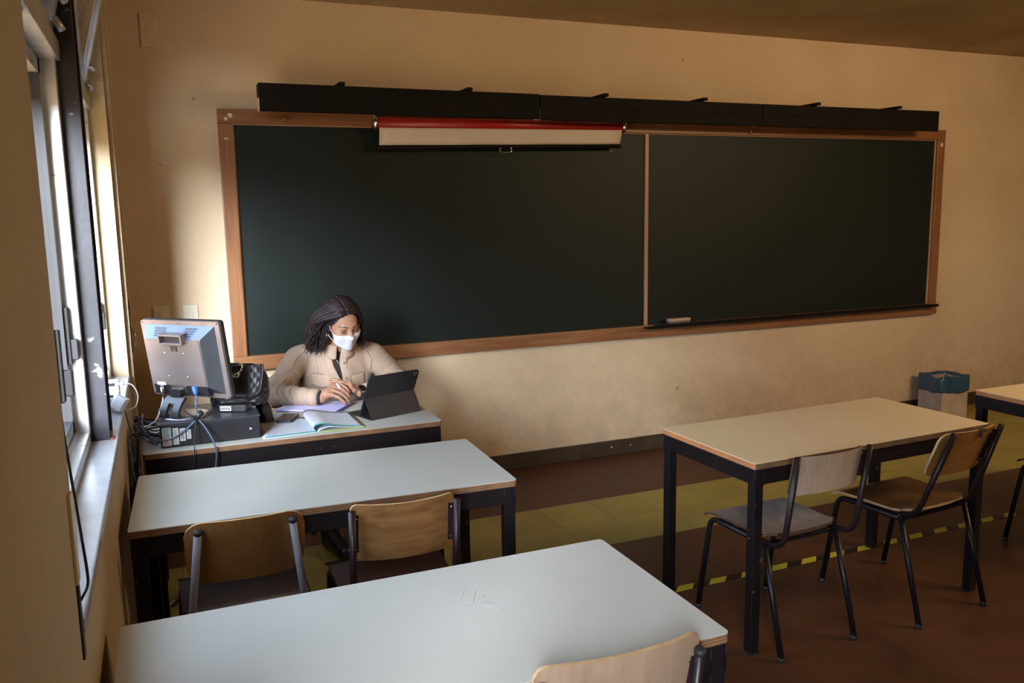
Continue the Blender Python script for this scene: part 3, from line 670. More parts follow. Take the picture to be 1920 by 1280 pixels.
# ------------------------------------------------------------------ desks
lam_w = mat('white_laminate', (0.52, 0.525, 0.475), (0.49, 0.495, 0.445), scale=2.5, rough=0.33, spec=0.5, rough2=.42)
lam_c = mat('cream_laminate', (0.84, 0.71, 0.47), (0.79, 0.66, 0.43), scale=2.5, rough=0.36, spec=0.5, rough2=.45)
ply_b = ply_mat('ply_brown', (0.30, 0.155, 0.07), (0.10, 0.05, 0.025))
ply_o = ply_mat('ply_orange', (0.62, 0.26, 0.09), (0.34, 0.13, 0.05))
ply_d = ply_mat('ply_dark', (0.24, 0.15, 0.07), (0.06, 0.035, 0.02), freq=1200)
steel = mat('dark_brown_steel', (0.010, 0.0065, 0.0075), (0.006, 0.004, 0.005), scale=7, rough=0.48, spec=.3, speck=((0.13, 0.10, 0.10), 34, 0.69))
def make_desk(name, L, Wd, side_ply, front_ply, lam, rail=.062, leg=.04, H=.75):
    t = thing(name, '', 'desk')
    T = .0235
    P = rounded_rect(0, 0, L, Wd, .012, 4)
    MB().prism(P, H - .002, H).build('laminate_top', lam, t)
    core = MB().prism(rounded_rect(0.0004, 0.0004, L - .0004, Wd - .0004, .012, 4), H - T, H - .0021)
    o = core.build('plywood_board', [side_ply, front_ply], t)
    for p in o.data.polygons:
        if abs(p.normal.y) > .7: p.material_index = 1
    z1 = H - T - .0004; z0 = z1 - rail; i = .006
    for a, b in (((i + leg, i, z0), (L - i - leg, i + .022, z1)), ((i + leg, Wd - i - .022, z0), (L - i - leg, Wd - i, z1)), ((i, i + leg, z0), (i + .022, Wd - i - leg, z1)), ((L - i - .022, i + leg, z0), (L - i, Wd - i - leg, z1))):
        MB().box(a, b, bev=.002).build('frame_rail', steel, t)
    for x in (i, L - i - leg):
        for y in (i, Wd - i - leg):
            g = MB().box((x, y, .006), (x + leg, y + leg, z1), bev=.003)
            for q in (0, 1): g.tube([(x + leg * q, y - .0005 if y < .3 else y + leg, z1 - rail - .004), (x + leg * q, y - .0005 if y < .3 else y + leg, z1 - .003)], .0016, 5)
            lg = g.build('leg', steel, t)
            MB().box((x + .001, y + .001, 0), (x + leg - .001, y + leg - .001, .0065), bev=.001).build('foot_cap', gasket, lg)
    return t
def place(t, loc, rz, label, group=None):
    t.matrix_basis = Matrix.Translation(loc) @ Matrix.Rotation(rz, 4, 'Z'); t['label'] = label
    if group: t['group'] = group
    return t
G = 'student desks'
d0 = make_desk('school_desk', 1.2346, .5876, ply_b, ply_b, lam_w)
place(d0, (0.029, -3.5388, 0), -.002, 'nearest white-topped school desk, with faint pencil scribbles, at the bottom of the photo', G)
d1 = dup(d0, (0.0255, -2.3205, 0), -.0327, 'white-topped school desk just in front of the teacher desk, two chairs pushed to it', G)
d2 = make_desk('school_desk', 1.252, .5876, ply_o, ply_d, lam_c)
place(d2, (2.1071, -2.5695, 0), .0323, 'cream-topped school desk with bright orange ply edge, standing right of the aisle', G)
d3 = dup(d2, (3.884, -2.623, 0), 0.0, 'cream-topped school desk cut off by the right edge of the photo', G)
# pencil scribble on the nearest desk top
def scrib(pts, M0): return [M0 @ Vector((a, b, .7503)) for a, b in pts]
s = MB()
def px_on_desk(u, v): return Vector((u, v, 0))
for ln in ([(.744, .382), (.778, .446), (.798, .424), (.770, .362), (.744, .382)], [(.785, .373), (.798, .395), (.800, .378), (.808, .392)], [(.790, .345), (.799, .361), (.825, .316), (.815, .293)], [(.790, .345), (.822, .322)]):
    s.tube([Vector((a, b, .7502)) for a, b in ln], .0006, 4)
s.build('pencil_scribble', mat('pencil', (0.36, 0.365, 0.34), rough=.7), d0)
td = make_desk('teacher_desk', 1.2312, .5876, ply_b, ply_b, lam_w, rail=.10, leg=.045)
place(td, (0.0539, -1.4414, 0), .0036, 'white-topped teacher desk by the wall, holding computer, books and tablet')

# ------------------------------------------------------------------ chairs
ch_pale = wood('pale_beech', (0.47, 0.345, 0.24), (0.37, 0.26, 0.17), axis=2, rough=.42)
ch_seatg = wood('grey_worn_beech', (0.30, 0.25, 0.21), (0.20, 0.165, 0.14), axis=1, rough=.30)
ch_or = wood('orange_beech', (0.43, 0.205, 0.05), (0.29, 0.125, 0.028), axis=2, rough=.36, speck=((0.12, 0.055, 0.02), 55, .70))
ch_brseat = wood('brown_worn_seat', (0.155, 0.075, 0.024), (0.075, 0.034, 0.012), axis=1, rough=.34)
ch_tan = wood('tan_beech', (0.36, 0.185, 0.060), (0.27, 0.13, 0.040), axis=2, rough=.38, speck=((0.55, 0.40, 0.25), 22, .76))
ch_tanh = wood('tan_worn_beech', (0.30, 0.150, 0.052), (0.17, 0.080, 0.027), axis=0, rough=.40, speck=((0.07, 0.03, 0.012), 24, .70))
ch_dkseat = wood('dark_red_seat', (0.085, 0.032, 0.020), (0.045, 0.018, 0.012), axis=1, rough=.28, speck=((0.30, 0.22, 0.19), 36, .72))
ch_near = wood('warm_pale_beech', (0.36, 0.24, 0.155), (0.28, 0.18, 0.11), axis=2, rough=.42)
edge_l = mat('pale_ply_edge', (0.60, 0.40, 0.20), (0.45, 0.28, 0.13), scale=30, rough=.5)
edge_d = mat('dark_ply_edge', (0.10, 0.055, 0.03), (0.05, 0.028, 0.016), scale=30, rough=.5)
tube_m = mat('maroon_tube', (0.022, 0.009, 0.010), (0.013, 0.006, 0.007), scale=10, rough=.38, spec=.35, speck=((0.14, 0.10, 0.10), 60, .72))
tube_k = mat('black_tube', (0.009, 0.008, 0.010), (0.006, 0.005, 0.007), scale=10, rough=.38, spec=.35, speck=((0.14, 0.12, 0.12), 60, .72))
tube_g = mat('grey_tube', (0.30, 0.31, 0.36), (0.24, 0.25, 0.29), scale=14, rough=.38)
tube_gr = mat('worn_green_tube', (0.075, 0.08, 0.07), (0.04, 0.04, 0.035), scale=20, rough=.35, metal=.3)

def panel(w, h, r, curve, th, lean, wave=0.0, taper=0.0, nx=44, nz=14):
    """bent plywood panel in its own frame: x across, z up from 0 to h; curve pushes the middle towards -y. returns MB, edge faces material 1"""
    def hz(x):                                    # outline with rounded corners
        a = abs(x); e = w / 2 - a
        return 0 if e >= r else r - math.sqrt(max(0, r * r - (r - e) ** 2))
    m = MB(); front = []; back = []
    for i in range(nx + 1):
        s = i / nx * 2 - 1; s = math.copysign(abs(s) ** .8, s); x = s * w / 2
        cut = hz(x); zl = cut + wave * (s * s); zh = h - cut * .9
        fr = []; bk = []
        for k in range(nz + 1):
            z = zl + (zh - zl) * k / nz; y = -curve * (1 - s * s) - lean * z; xx = x * (1 - taper * (1 - z / h))
            fr.append((xx, y + th / 2, z)); bk.append((xx, y - th / 2, z))
        front.append(fr); back.append(bk)
    m.grid(front); m.grid(back)
    rim = lambda g: [r_[0] for r_ in g] + g[-1][1:] + [r_[-1] for r_ in g[::-1]][1:] + g[0][::-1][1:-1]
    a, b = rim(front), rim(back)
    m.grid([a, b], mi=1, smooth=False, closed=True)
    return m
def make_chair(style, label):
    t = thing('school_chair', label, 'chair', group='school chairs')
    S = dict(pale=dict(w=.385, sp=.175, top=.79, yb=-.255, yt=-.325, seat=ch_seatg, back=ch_pale, e=edge_d, tube=tube_m, legm=tube_k, bw=.335, bh=.150, br=.02, cap=False, inset=True, xt=.175, eb=edge_d),
             orange=dict(w=.420, sp=.165, top=.80, yb=-.20, yt=-.345, seat=ch_brseat, back=ch_or, e=edge_l, tube=tube_m, legm=tube_k, bw=.335, bh=.19, br=.035, cap=False, inset=False, xt=.142, eb=edge_l),
             tan=dict(w=.415, sp=.172, top=.775, yb=-.22, yt=-.345, seat=ch_dkseat, back=ch_tan, e=edge_d, tube=tube_g, legm=tube_gr, bw=.345, bh=.215, br=.06, cap=True, inset=False, xt=.132, eb=edge_l),
             worn=dict(w=.405, sp=.165, top=.775, yb=-.235, yt=-.30, seat=ch_dkseat, back=ch_tanh, e=edge_d, tube=tube_m, legm=tube_m, bw=.330, bh=.190, br=.022, cap=False, inset=True, xt=.165, eb=edge_l),
             near=dict(w=.40, sp=.185, top=.764, yb=-.25, yt=-.325, seat=ch_brseat, back=ch_near, e=edge_l, tube=tube_m, legm=tube_k, bw=.375, bh=.19, br=.03, cap=True, inset=True, xt=.178, eb=edge_l))[style]
    w, sp, zs = S['w'], S['sp'], .45; R = .0115; yf = .175
    # seat: saddle-shaped ply sheet, front edge rolled down, back corners cut round
    rows_t = []; rows_b = []; n = 18
    for i in range(n + 1):
        v = i / n; y = -.185 + v * .355; rt = []; rb = []
        for k in range(n + 1):
            s = k / n * 2 - 1
            hw = w / 2 * (0.93 + .07 * v)
            yy = y - (0 if v > .5 else .022 * (1 - s * s) * (1 - 2 * v)) + (.030 * max(0, abs(s) - .8) / .2) ** 1 * (1 if v < .05 else 0)
            z = zs - .010 * (1 - s * s) * (math.sin(PI * min(1, v * 1.15))) - .020 * max(0, (v - .82) / .18) ** 2 + .008 * max(0, (.2 - v) / .2)
            rt.append((s * hw, yy, z)); rb.append((s * hw, yy, z - .010))
        rows_t.append(rt); rows_b.append(rb)
    m = MB().grid(rows_t).grid(rows_b)
    rim = lambda g: g[0] + [r_[-1] for r_ in g[1:]] + g[-1][::-1][1:] + [r_[0] for r_ in g[::-1]][1:-1]
    m.grid([rim(rows_t), rim(rows_b)], mi=1, smooth=False, closed=True)
    so = m.build('seat', [S['seat'], S['e']], t)
    for sx in (-1, 1):
        for y in (-.13, .12): MB().ball((sx * (w / 2 - .05), y, zs - .0015 - (.002 if y < 0 else .004)), (.004, .004, .002), 8).build('rivet', chrome, so)
    zr = zs - .026
    for sx in (-1, 1):
        # back post: bends forward under the seat edge
        P = bend([(sx * S['xt'], S['yt'], S['top']), (sx * sp, S['yb'] - .012, zr), (sx * sp, -.02, zr - .002)], .075, 8)
        po = MB().tube(P, R, 12).build('back_post', S['tube'], t)
        if S['cap']:
            d = (P[0] - P[1]).normalized(); MB().tube([P[0] - d * .008, P[0] + d * .002, P[0] + d * .006], [R * 1.12, R * 1.12, R * .7], 12).build('post_cap', gasket, po)
        # front leg: rises, bends back under the seat as side rail
        sl = w / 2 - .012
        MBf = MB().tube(bend([(sx * (sl + .002), yf + .035, 0.014), (sx * sl, yf - .035, zr - .005), (sx * sl, -.165, zr - .004)], .045, 8), R, 12)
        lo = MBf.build('leg', S['legm'], t); MB().tube([(sx * (sl + .002), yf + .036, 0), (sx * (sl + .002), yf + .034, .018)], R * 1.15, 12).build('foot_cap', gasket, lo)
        lo = MB().tube([(sx * (sl + .004), -.285, .014), (sx * (sl - .002), -.172, zr - .004)], R, 12).build('leg', S['legm'], t)
        MB().tube([(sx * (sl + .004), -.2855, 0), (sx * (sl + .004), -.2815, .018)], R * 1.15, 12).build('foot_cap', gasket, lo)
    sl = w / 2 - .012
    MB().tube(bend([(-sl, yf - .055, zr - .006), (-sl * .6, yf - .075, zr - .03), (sl * .6, yf - .075, zr - .03), (sl, yf - .055, zr - .006)], .04), R * .8, 10).build('crossbar', S['legm'], t)
    MB().tube(bend([(-sl, -.168, zr - .006), (-sl * .6, -.150, zr - .022), (sl * .6, -.150, zr - .022), (sl, -.168, zr - .006)], .04), R * .8, 10).build('crossbar', S['legm'], t)
    # backrest
    lean = -(S['yt'] - S['yb']) / (S['top'] - zr)
    zb = S['top'] - S['bh'] - (.004 if not S['cap'] else -.022)
    if style == 'near' or style == 'worn': zb += .016
    ypost = lambda z: S['yb'] - .012 + (S['yt'] - S['yb'] + .012) * (z - zr) / (S['top'] - zr)
    off = (.046 if style == 'worn' else .030) if S['inset'] else R + .030
    pm = panel(S['bw'], S['bh'], S['br'], .046 if style == 'worn' else .030, .010, lean, wave=-.004 if style in ('pale', 'worn', 'near') else .0, taper=.0)
    Mx = Matrix.Translation((0, ypost(zb) + off, zb))
    pm.v = [tuple(Mx @ Vector(v)) for v in pm.v]
    bo = pm.build('backrest', [S['back'], S['eb']], t)
    # bracket tabs with screws
    if S['inset'] or style == 'orange':
        for sx in (-1, 1):
            zz0, zz1 = zb + .03, S['top'] - .02; ya, yb2 = ypost(zz0), ypost(zz1); xp = sx * (S['xt'] + .004 if style != 'orange' else S['xt'])
            tb_ = MB().add([(xp - sx * .004, ya + .008, zz0), (xp - sx * .026, ya + .022, zz0), (xp - sx * .026, yb2 + .022, zz1), (xp - sx * .004, yb2 + .008, zz1), (xp - sx * .004, ya + .011, zz0), (xp - sx * .026, ya + .025, zz0), (xp - sx * .026, yb2 + .025, zz1), (xp - sx * .004, yb2 + .011, zz1)],
                         [(0, 3, 2, 1), (4, 5, 6, 7), (0, 1, 5, 4), (1, 2, 6, 5), (2, 3, 7, 6), (3, 0, 4, 7)])
            tb_.build('bracket', S['tube'], t)
            for zz in (zz0 + .012, zz1 - .012): MB().ball((xp - sx * .018, ypost(zz) + .0155, zz), .0034, 8).build('screw', chrome, t)
    if style == 'orange':                           # splintered notch in the top edge
        zt_ = zb + S['bh']; y_ = ypost(zt_) + off
        MB().prism([(.020, zt_ - .016), (.027, zt_ - .034), (.033, zt_ - .014), (.052, zt_ - .010), (.050, zt_ + .0010), (.010, zt_ + .0010)], y_ - .0425, y_ - .0290, axis=1).build('splintered_notch', edge_d, bo)
    return t
c3 = make_chair('pale', 'school chair with pale beech back and grey worn seat at the orange-edged desk')
place(c3, (2.362, -2.350, 0), math.radians(2.5), c3['label'])
c4 = make_chair('orange', 'school chair with splintered orange back and dark brown seat, right of the pale one')
place(c4, (3.035, -2.365, 0), math.radians(4.5), c4['label'])
dup(c3, (4.155, -2.40, 0), math.radians(-2), 'school chair cut off by the right edge of the photo, front legs in view')
c1 = make_chair('tan', 'school chair with rounded tan back on grey posts with black caps, beside the window')
place(c1, (.355, -2.135, 0), math.radians(-1), c1['label'])
c2 = make_chair('worn', 'school chair with stained tan back on dark posts and shiny dark seat, left desk')
place(c2, (.835, -2.215, 0), math.radians(-3), c2['label'])
c0 = make_chair('near', 'nearest school chair, only the top of its pale back showing at the bottom edge')
place(c0, (.972, -3.272, 0), math.radians(-1), c0['label'])
ct = dup(c3, (1.00, -.40, 0), PI, 'school chair the seated woman sits on, hidden behind the teacher desk')

# ------------------------------------------------------------------ computer, monitor, cables
dk = mat('black_plastic', (0.016, 0.016, 0.019), (0.011, 0.011, 0.013), scale=20, rough=.42)
dkg = mat('dark_grey_metal', (0.055, 0.060, 0.068), (0.045, 0.049, 0.056), scale=20, rough=.38, metal=.4)
mon_m = mat('bronze_grey_plastic', (0.205, 0.165, 0.150), (0.18, 0.145, 0.132), scale=12, rough=.34, metal=.35)
mon_b = mat('blue_grey_plastic', (0.10, 0.13, 0.19), (0.08, 0.105, 0.155), scale=12, rough=.35, metal=.3)
wht = mat('white_plastic', (0.72, 0.73, 0.76), (0.66, 0.67, 0.70), rough=.35)
lab1 = mat('sticker_white', (0.66, 0.68, 0.68), (0.60, 0.62, 0.62), rough=.5)
lab2 = mat('sticker_green', (0.36, 0.50, 0.44), (0.50, 0.36, 0.33), scale=10, rough=.5, ramp=(.45, .55))
ink = mat('printed_ink', (0.03, 0.03, 0.035), rough=.5)
DZ = 0.7502
pc = thing('desktop_computer', 'flat black desktop computer with stickers on its side lying on the teacher desk', 'computer', (0.315, -1.23, DZ))
MB().box((0.121, -1.380, DZ + .004), (0.508, -1.060, DZ + .094), bev=.004).build('case', dk, pc, world=True)
MB().box((0.117, -1.384, DZ + .0945), (0.511, -1.056, DZ + .1005), bev=.002).build('top_cover', dkg, pc, world=True)
for x in (.15, .48):
    for y in (-1.35, -1.09): MB().tube([(x, y, DZ), (x, y, DZ + .0045)], .012, 12).build('foot', gasket, pc, world=True)
MB().tube([(0.470, -1.3805, DZ + .045), (0.470, -1.3835, DZ + .045)], .006, 14).build('lock_port', chrome, pc, world=True)
def sticker(x0, x1, z0, z1, m, bars):
    o = MB().box((x0, -1.3812, z0), (x1, -1.3803, z1)).build('sticker', m, pc, world=True)
    b = MB(); r = random.Random(int(x0 * 1e4)); z = z0 + .004
    while z < z1 - .004 and not bars:
        w = (x1 - x0) * (.4 + .4 * r.random()); b.box((x0 + .003, -1.3815, z), (x0 + .003 + w, -1.3811, z + .0013)); z += .004
    x = x0 + .003
    while bars and x < x1 - .004:
        w = .0006 + .0012 * r.random(); b.box((x, -1.3815, z0 + .006), (x + w, -1.3811, z1 - .006)); x += w + .0006 + .001 * r.random()
    b2 = b.build('print', ink, o); b2.data.transform(pc.matrix_basis.inverted())
sticker(0.129, 0.163, DZ + .010, DZ + .084, lab2, False); sticker(0.169, 0.190, DZ + .012, DZ + .080, lab1, False)
sticker(0.195, 0.216, DZ + .024, DZ + .076, lab1, True); sticker(0.221, 0.237, DZ + .030, DZ + .070, lab1, False)

# monitor: back towards the camera, screen towards the teacher
yaw, tilt, MW, MH = -.737, -.150, .391, .326
MC = Vector((0.239, -1.28, 1.092))
mon = thing('monitor', 'bronze-grey computer monitor seen from behind, standing on the flat black computer', 'monitor', (0.30, -1.20, DZ + .101), yaw)
ex = Vector((math.cos(yaw), math.sin(yaw), 0)); en = Vector((-math.sin(yaw), math.cos(yaw), 0))
eu = Vector((0, 0, math.cos(tilt))) + en * math.sin(tilt); ey = eu.cross(ex)      # ey points from back to screen
MM = Matrix((ex, ey, eu)).transposed().to_4x4(); MM.translation = MC
def mw(mb, name, m, parent=mon, W=MM):
    mb.v = [tuple(W @ Vector(v)) for v in mb.v]
    o = mb.build(name, m, mon, world=True)
    o.parent = parent
    return o
rr = rounded_rect(-MW / 2, -MH / 2, MW / 2, MH / 2, .012, 4)
m = MB().prism(rr, 0.0, .012, axis=1)
body = mw(m, 'rear_bezel', mon_m)
m = MB().prism(rounded_rect(-MW / 2 - .002, -MH / 2 - .002, MW / 2 + .002, MH / 2 + .002, .013, 4), .0135, .030, axis=1); mw(m, 'front_bezel', dk)
m = MB().box((-MW / 2 + .018, .0302, -MH / 2 + .02), (MW / 2 - .018, .0308, MH / 2 - .018)); mw(m, 'screen', mat('dark_screen', (0.01, 0.01, 0.012), rough=.15))
# swollen back housing: frustum
def frus(x0, x1, z0, z1, y0, X0, X1, Z0, Z1, y1, cut=True):
    return [(x0, y0, z0), (x1, y0, z0), (x1, y0, z1), (x0, y0, z1), (X0, y1, Z0), (X1, y1, Z0), (X1, y1, Z1), (X0, y1, Z1)]
o0 = (-MW / 2 + .022, MW / 2 - .022, -MH / 2 + .020, MH / 2 - .018); i0 = (-MW / 2 + .045, MW / 2 - .070, -MH / 2 + .062, MH / 2 - .066)
V8 = frus(o0[0], o0[1], o0[2], o0[3], -.0005, i0[0], i0[1], i0[2], i0[3], -.042)
hb = MB().add(V8, [(4, 5, 6, 7), (0, 3, 2, 1)], 0); hb.add(V8, [(3, 7, 6, 2)], 1); hb.add(V8, [(1, 2, 6, 5), (0, 4, 7, 3), (0, 1, 5, 4)], 2)
mw(hb, 'rear_housing', [mon_m, mon_b, dkg])
m = MB().prism(rounded_rect(i0[0] + .004, i0[2] + .002, i0[1] - .004, i0[3] - .002, .014, 4), -.0455, -.0415, axis=1); pl_ = mw(m, 'rear_plate', mon_m)
# handle at the top
m = MB(); hx0, hx1, hz0, hz1 = -.062, .055, MH / 2 - .082, MH / 2 - .042
for a, b in (((hx0, -.066, hz0), (hx1, -.020, hz0 + .006)), ((hx0, -.066, hz1 - .006), (hx1, -.010, hz1)), ((hx0, -.066, hz0), (hx0 + .008, -.015, hz1)), ((hx1 - .008, -.066, hz0), (hx1, -.015, hz1))): m.box(a, b, bev=.002)
mw(m, 'handle', mon_m)
mw(MB().box((hx0 + .009, -.0475, hz0 + .007), (hx1 - .009, -.0458, hz1 - .007)), 'handle_recess', dk)
# vents: rows of dark slots
vn = MB()
def lerp3(a, b, t): return Vector(a) * (1 - t) + Vector(b) * t
def slots(mb, A, B, C, D, nu, nv, fu, fv, push):       # A-B-C-D quad, small boxes over it
    A, B, C, D = map(Vector, (A, B, C, D)); nn = (B - A).cross(D - A).normalized() * push
    for i in range(nu):
        for j in range(nv):
            q = []
            for s_, t_ in (((i + .5 - fu / 2) / nu, (j + .5 - fv / 2) / nv), ((i + .5 + fu / 2) / nu, (j + .5 - fv / 2) / nv), ((i + .5 + fu / 2) / nu, (j + .5 + fv / 2) / nv), ((i + .5 - fu / 2) / nu, (j + .5 + fv / 2) / nv)):
                q.append(lerp3(lerp3(A, B, s_), lerp3(D, C, s_), t_))
            mb.add([v + nn for v in q] + [v - nn * .2 for v in q], [(0, 1, 2, 3), (7, 6, 5, 4), (0, 4, 5, 1), (1, 5, 6, 2), (2, 6, 7, 3), (3, 7, 4, 0)])
T = [Vector(v) for v in V8]
def onq(a, b, c, d, s, t): return lerp3(lerp3(a, b, s), lerp3(d, c, s), t)
tq = (T[3], T[2], T[6], T[7])
for s0, s1 in ((.16, .34), (.62, .80)):
    slots(vn, onq(*tq, s0, .15), onq(*tq, s1, .15), onq(*tq, s1, .85), onq(*tq, s0, .85), 11, 4, .5, .7, -.0008)
mw(vn, 'vent_slots', ink)
vn = MB(); rq = (T[1], T[5], T[6], T[2])
slots(vn, onq(*rq, .12, .10), onq(*rq, .82, .06), onq(*rq, .82, .90), onq(*rq, .12, .86), 4, 34, .7, .45, .0008)
mw(vn, 'side_vent_slots', ink)
for x, z in ((-.045, .038), (.050, .038), (-.045, -.062), (.050, -.062)): mw(MB().ball((x - .012, -.0455, z), (.0045, .003, .0045), 10), 'mount_screw', chrome)
for x in (-MW / 2 + .009, MW / 2 - .009):
    for z in (-MH / 2 + .009, MH / 2 - .009): mw(MB().ball((x, 0, z), (.0035, .002, .0035), 8), 'corner_screw', dk)
for x in (-.13, 0, .12):
    q = MB(); [q.ball((x + d, -.0004, MH / 2 - .009), (.002, .001, .002), 6) for d in (-.008, 0, .008)]; mw(q, 'bezel_dots', ink)
# maker's mark
lg = mw(MB().box((-.022, -.0465, .048), (.010, -.0452, .070)), 'logo_plate', dk)
Ml = MM @ Matrix.Translation((-.006, -.0468, .059)) @ Matrix(((1, 0, 0, 0), (0, 0, -1, 0), (0, 1, 0, 0), (0, 0, 0, 1)))
mw(MB().torus((-.006, -.0468, .059), .0098, .0008, (0, 1, 0), 20, 5), 'logo_ring', mon_m, lg)
lt_ = text_mesh('logo_letters', 'hp', .019, Ml, mon_m, mon, shear=.35, depth=.0003, world=True); lt_.parent = lg
# connector bay
m = MB().box((i0[0] + .004, -.030, -MH / 2 + .022), (i0[1] - .004, -.0405, -MH / 2 + .064), 0); mw(m, 'connector_bay', dk)
mw(MB().box((-.062, -.0425, -MH / 2 + .030), (.018, -.0408, -MH / 2 + .060), bev=.002), 'metal_bracket', chrome)
for x in (-.03, .0): mw(MB().ball((x, -.0425, -MH / 2 + .047), (.006, .002, .006), 10), 'bracket_hole', ink)
mw(MB().box((-.125, -.0470, -MH / 2 + .062), (-.082, -.0458, -MH / 2 + .075)), 'white_sticker', lab1)
mw(MB().box((-.112, -.052, -MH / 2 + .032), (-.092, -.040, -MH / 2 + .060), bev=.002), 'power_socket', chrome)
mw(MB().box((.052, -.046, -MH / 2 + .036), (.074, -.040, -MH / 2 + .062), bev=.002), 'video_port', chrome)
# two-pronged arm and round base
mxx = Matrix.Translation(MC) @ Matrix.Rotation(yaw, 4, 'Z')
sd = MB(); by = .10
zt0 = DZ + .101 - MC.z
prof = [(-.030, -.150), (-.058, -.176), (-.078, -.205), (-.083, -.232), (-.060, zt0 + .008)]
def prong(x0, x1):
    rows = []
    for (y, z), nrm in zip(prof, ((.5, -.9), (.75, -.6), (.95, -.3), (1, 0), (1, .3))):
        rows.append([(x0, y, z), (x1, y, z), (x1, y + .016 * nrm[0], z - .016 * nrm[1] * -1 if False else z + .012 * nrm[1]), (x0, y + .016 * nrm[0], z + .012 * nrm[1])])
    q = MB().grid(rows, smooth=False, closed=True); q.add(rows[0], [(0, 1, 2, 3)]); q.add(rows[-1], [(3, 2, 1, 0)]); return q
P3 = spline([Vector((0, y, z)) for y, z in prof], 6)
def prong2(x0, x1, i0=0, i1=None):
    Q = P3[i0:i1]; rows = []
    for i, p_ in enumerate(Q):
        a = Q[min(i + 1, len(Q) - 1)] - Q[max(i - 1, 0)]; nn = Vector((0, -a.z, a.y)).normalized() * .013
        rows.append([(x0, p_.y, p_.z), (x1, p_.y, p_.z), (x1, p_.y + nn.y, p_.z + nn.z), (x0, p_.y + nn.y, p_.z + nn.z)])
    q = MB().grid(rows, smooth=False, closed=True); q.add(rows[0], [(0, 1, 2, 3)]); q.add(rows[-1], [(3, 2, 1, 0)]); return q
k2 = 6
mw(prong2(-.082, .012, 0, k2 + 1), 'stand_neck', dkg, mon, mxx)
for a, b in ((-.082, -.050), (-.022, .012)): mw(prong2(a, b, k2), 'stand_prong', dkg, mon, mxx)
mw(MB().box((-.06, -.038, -.152), (-.005, .002, -.122)), 'tilt_hinge', dk, mon, mxx)
ring = []
bs = MB(); rws = []
for r_, z in ((.001, .012), (.055, .011), (.092, .007), (.098, .003), (.098, .0), (.001, 0)):
    rws.append([(-.03 + r_ * 1.05 * math.cos(a), .01 + r_ * math.sin(a), zt0 + z) for a in [2 * PI * i / 40 for i in range(40)]])
mw(bs.grid(rws, closed=True), 'stand_base', mat('silver_base', (0.42, 0.43, 0.46), rough=.25, metal=.8), mon, mxx)

# small box behind the monitor stand and its transparent packet
t = thing('adapter_box', 'small dark box with a printed label lying on the computer, right of the monitor stand', 'box', (.42, -1.26, DZ + .101), math.radians(-24))
MB().box((-.058, -.028, .0004), (.058, .030, .030), bev=.004).build('casing', dk, t)
MB().box((-.052, -.0292, .006), (-.005, -.0283, .026)).build('label_sticker', lab1, t)
q = MB(); [q.box((-.049 + .006 * i, -.0296, .010), (-.0455 + .006 * i, -.0291, .021)) for i in range(7)]; q.build('print', ink, t)
t = thing('plastic_packet', 'small clear plastic packet beside the dark adapter box on the computer', 'packet', (.478, -1.215, DZ + .101), math.radians(20))
rows = [[(-.022 + .044 * i / 8, -.028 + .056 * j / 8, .004 + .010 * (1 - ((i - 4) / 4) ** 2) * (1 - ((j - 4) / 4) ** 2) + .002 * mnoise.noise(Vector((i, j, 3)))) for i in range(9)] for j in range(9)]
b = [[(x, y, .0006) for x, y, z in r_] for r_ in rows]
MB().grid(rows).grid(b).grid([rows[0], b[0]]).grid([rows[-1], b[-1]]).build('wrap', mat('clear_wrap', (0.34, 0.35, 0.36), (0.16, 0.16, 0.17), scale=40, rough=.15), t)

# cables
cab_k = mat('black_cable', (0.018, 0.018, 0.022), (0.010, 0.010, 0.013), rough=.38); cab_b = mat('blue_grey_cable', (0.10, 0.14, 0.23), (0.06, 0.08, 0.14), rough=.3); cab_w = mat('pale_cable', (0.6, 0.6, 0.58), rough=.4)
blue = mat('blue_connector', (0.05, 0.16, 0.50), rough=.4)
def cable(label, pts, r, m, k=8, group=None, ends=None):
    t = thing('cable', label, 'cable', pts[0], 0, group)
    o = MB().tube(spline(pts, k), r, 8).build('cord', m, t, world=True)
    if ends: MB().tube([ends[0], ends[1]], [ends[2], ends[2] * .8], 10).build('plug', ends[3], t, world=True)
    return t
VP = MM @ Vector((.063, -.052, -MH / 2 + .05))
cable('blue-tipped video cable curving down from the monitor over the side of the computer', [VP, VP + Vector((.006, -.02, -.03)), (VP.x + .0, -1.405, .93), (.262, -1.405, .868), (.205, -1.400, .815), (.150, -1.398, .790), (.100, -1.398, .795), (.070, -1.395, .825), (.060, -1.38, .862), (.064, -1.36, .895)], .0034, cab_b, ends=(VP + Vector((.0, .006, .012)), VP + Vector((.004, -.012, -.016)), .010, blue))
VP2 = Vector((.262, -1.405, .868))
MB_ = MB().tube([VP2 + Vector((.022, -.002, .026)), VP2 + Vector((-.006, 0, -.008))], .0115, 12)
t = thing('ferrite_cable', 'thick black cable end splitting into two thin cables that hang over the desk edge', 'cable', VP2)
MB_.build('ferrite_sleeve', cab_k, t, world=True)
MB().tube(spline([VP2, (.285, -1.42, .84), (.312, -1.452, .79), (.325, -1.462, .74), (.318, -1.464, .67), (.300, -1.462, .60)], 8), .0030, 8).build('cord', cab_b, t, world=True)
MB().tube(spline([VP2, (.255, -1.415, .84), (.246, -1.450, .79), (.244, -1.456, .74), (.236, -1.458, .69), (.225, -1.455, .64)], 8), .0018, 8).build('thin_cord', cab_k, t, world=True)
MB().tube(spline([VP2, (.230, -1.40, .888), (.215, -1.385, .905)], 6), .0030, 8).build('cord', cab_k, t, world=True)
pw = MM @ Vector((-.102, -.052, -MH / 2 + .04))
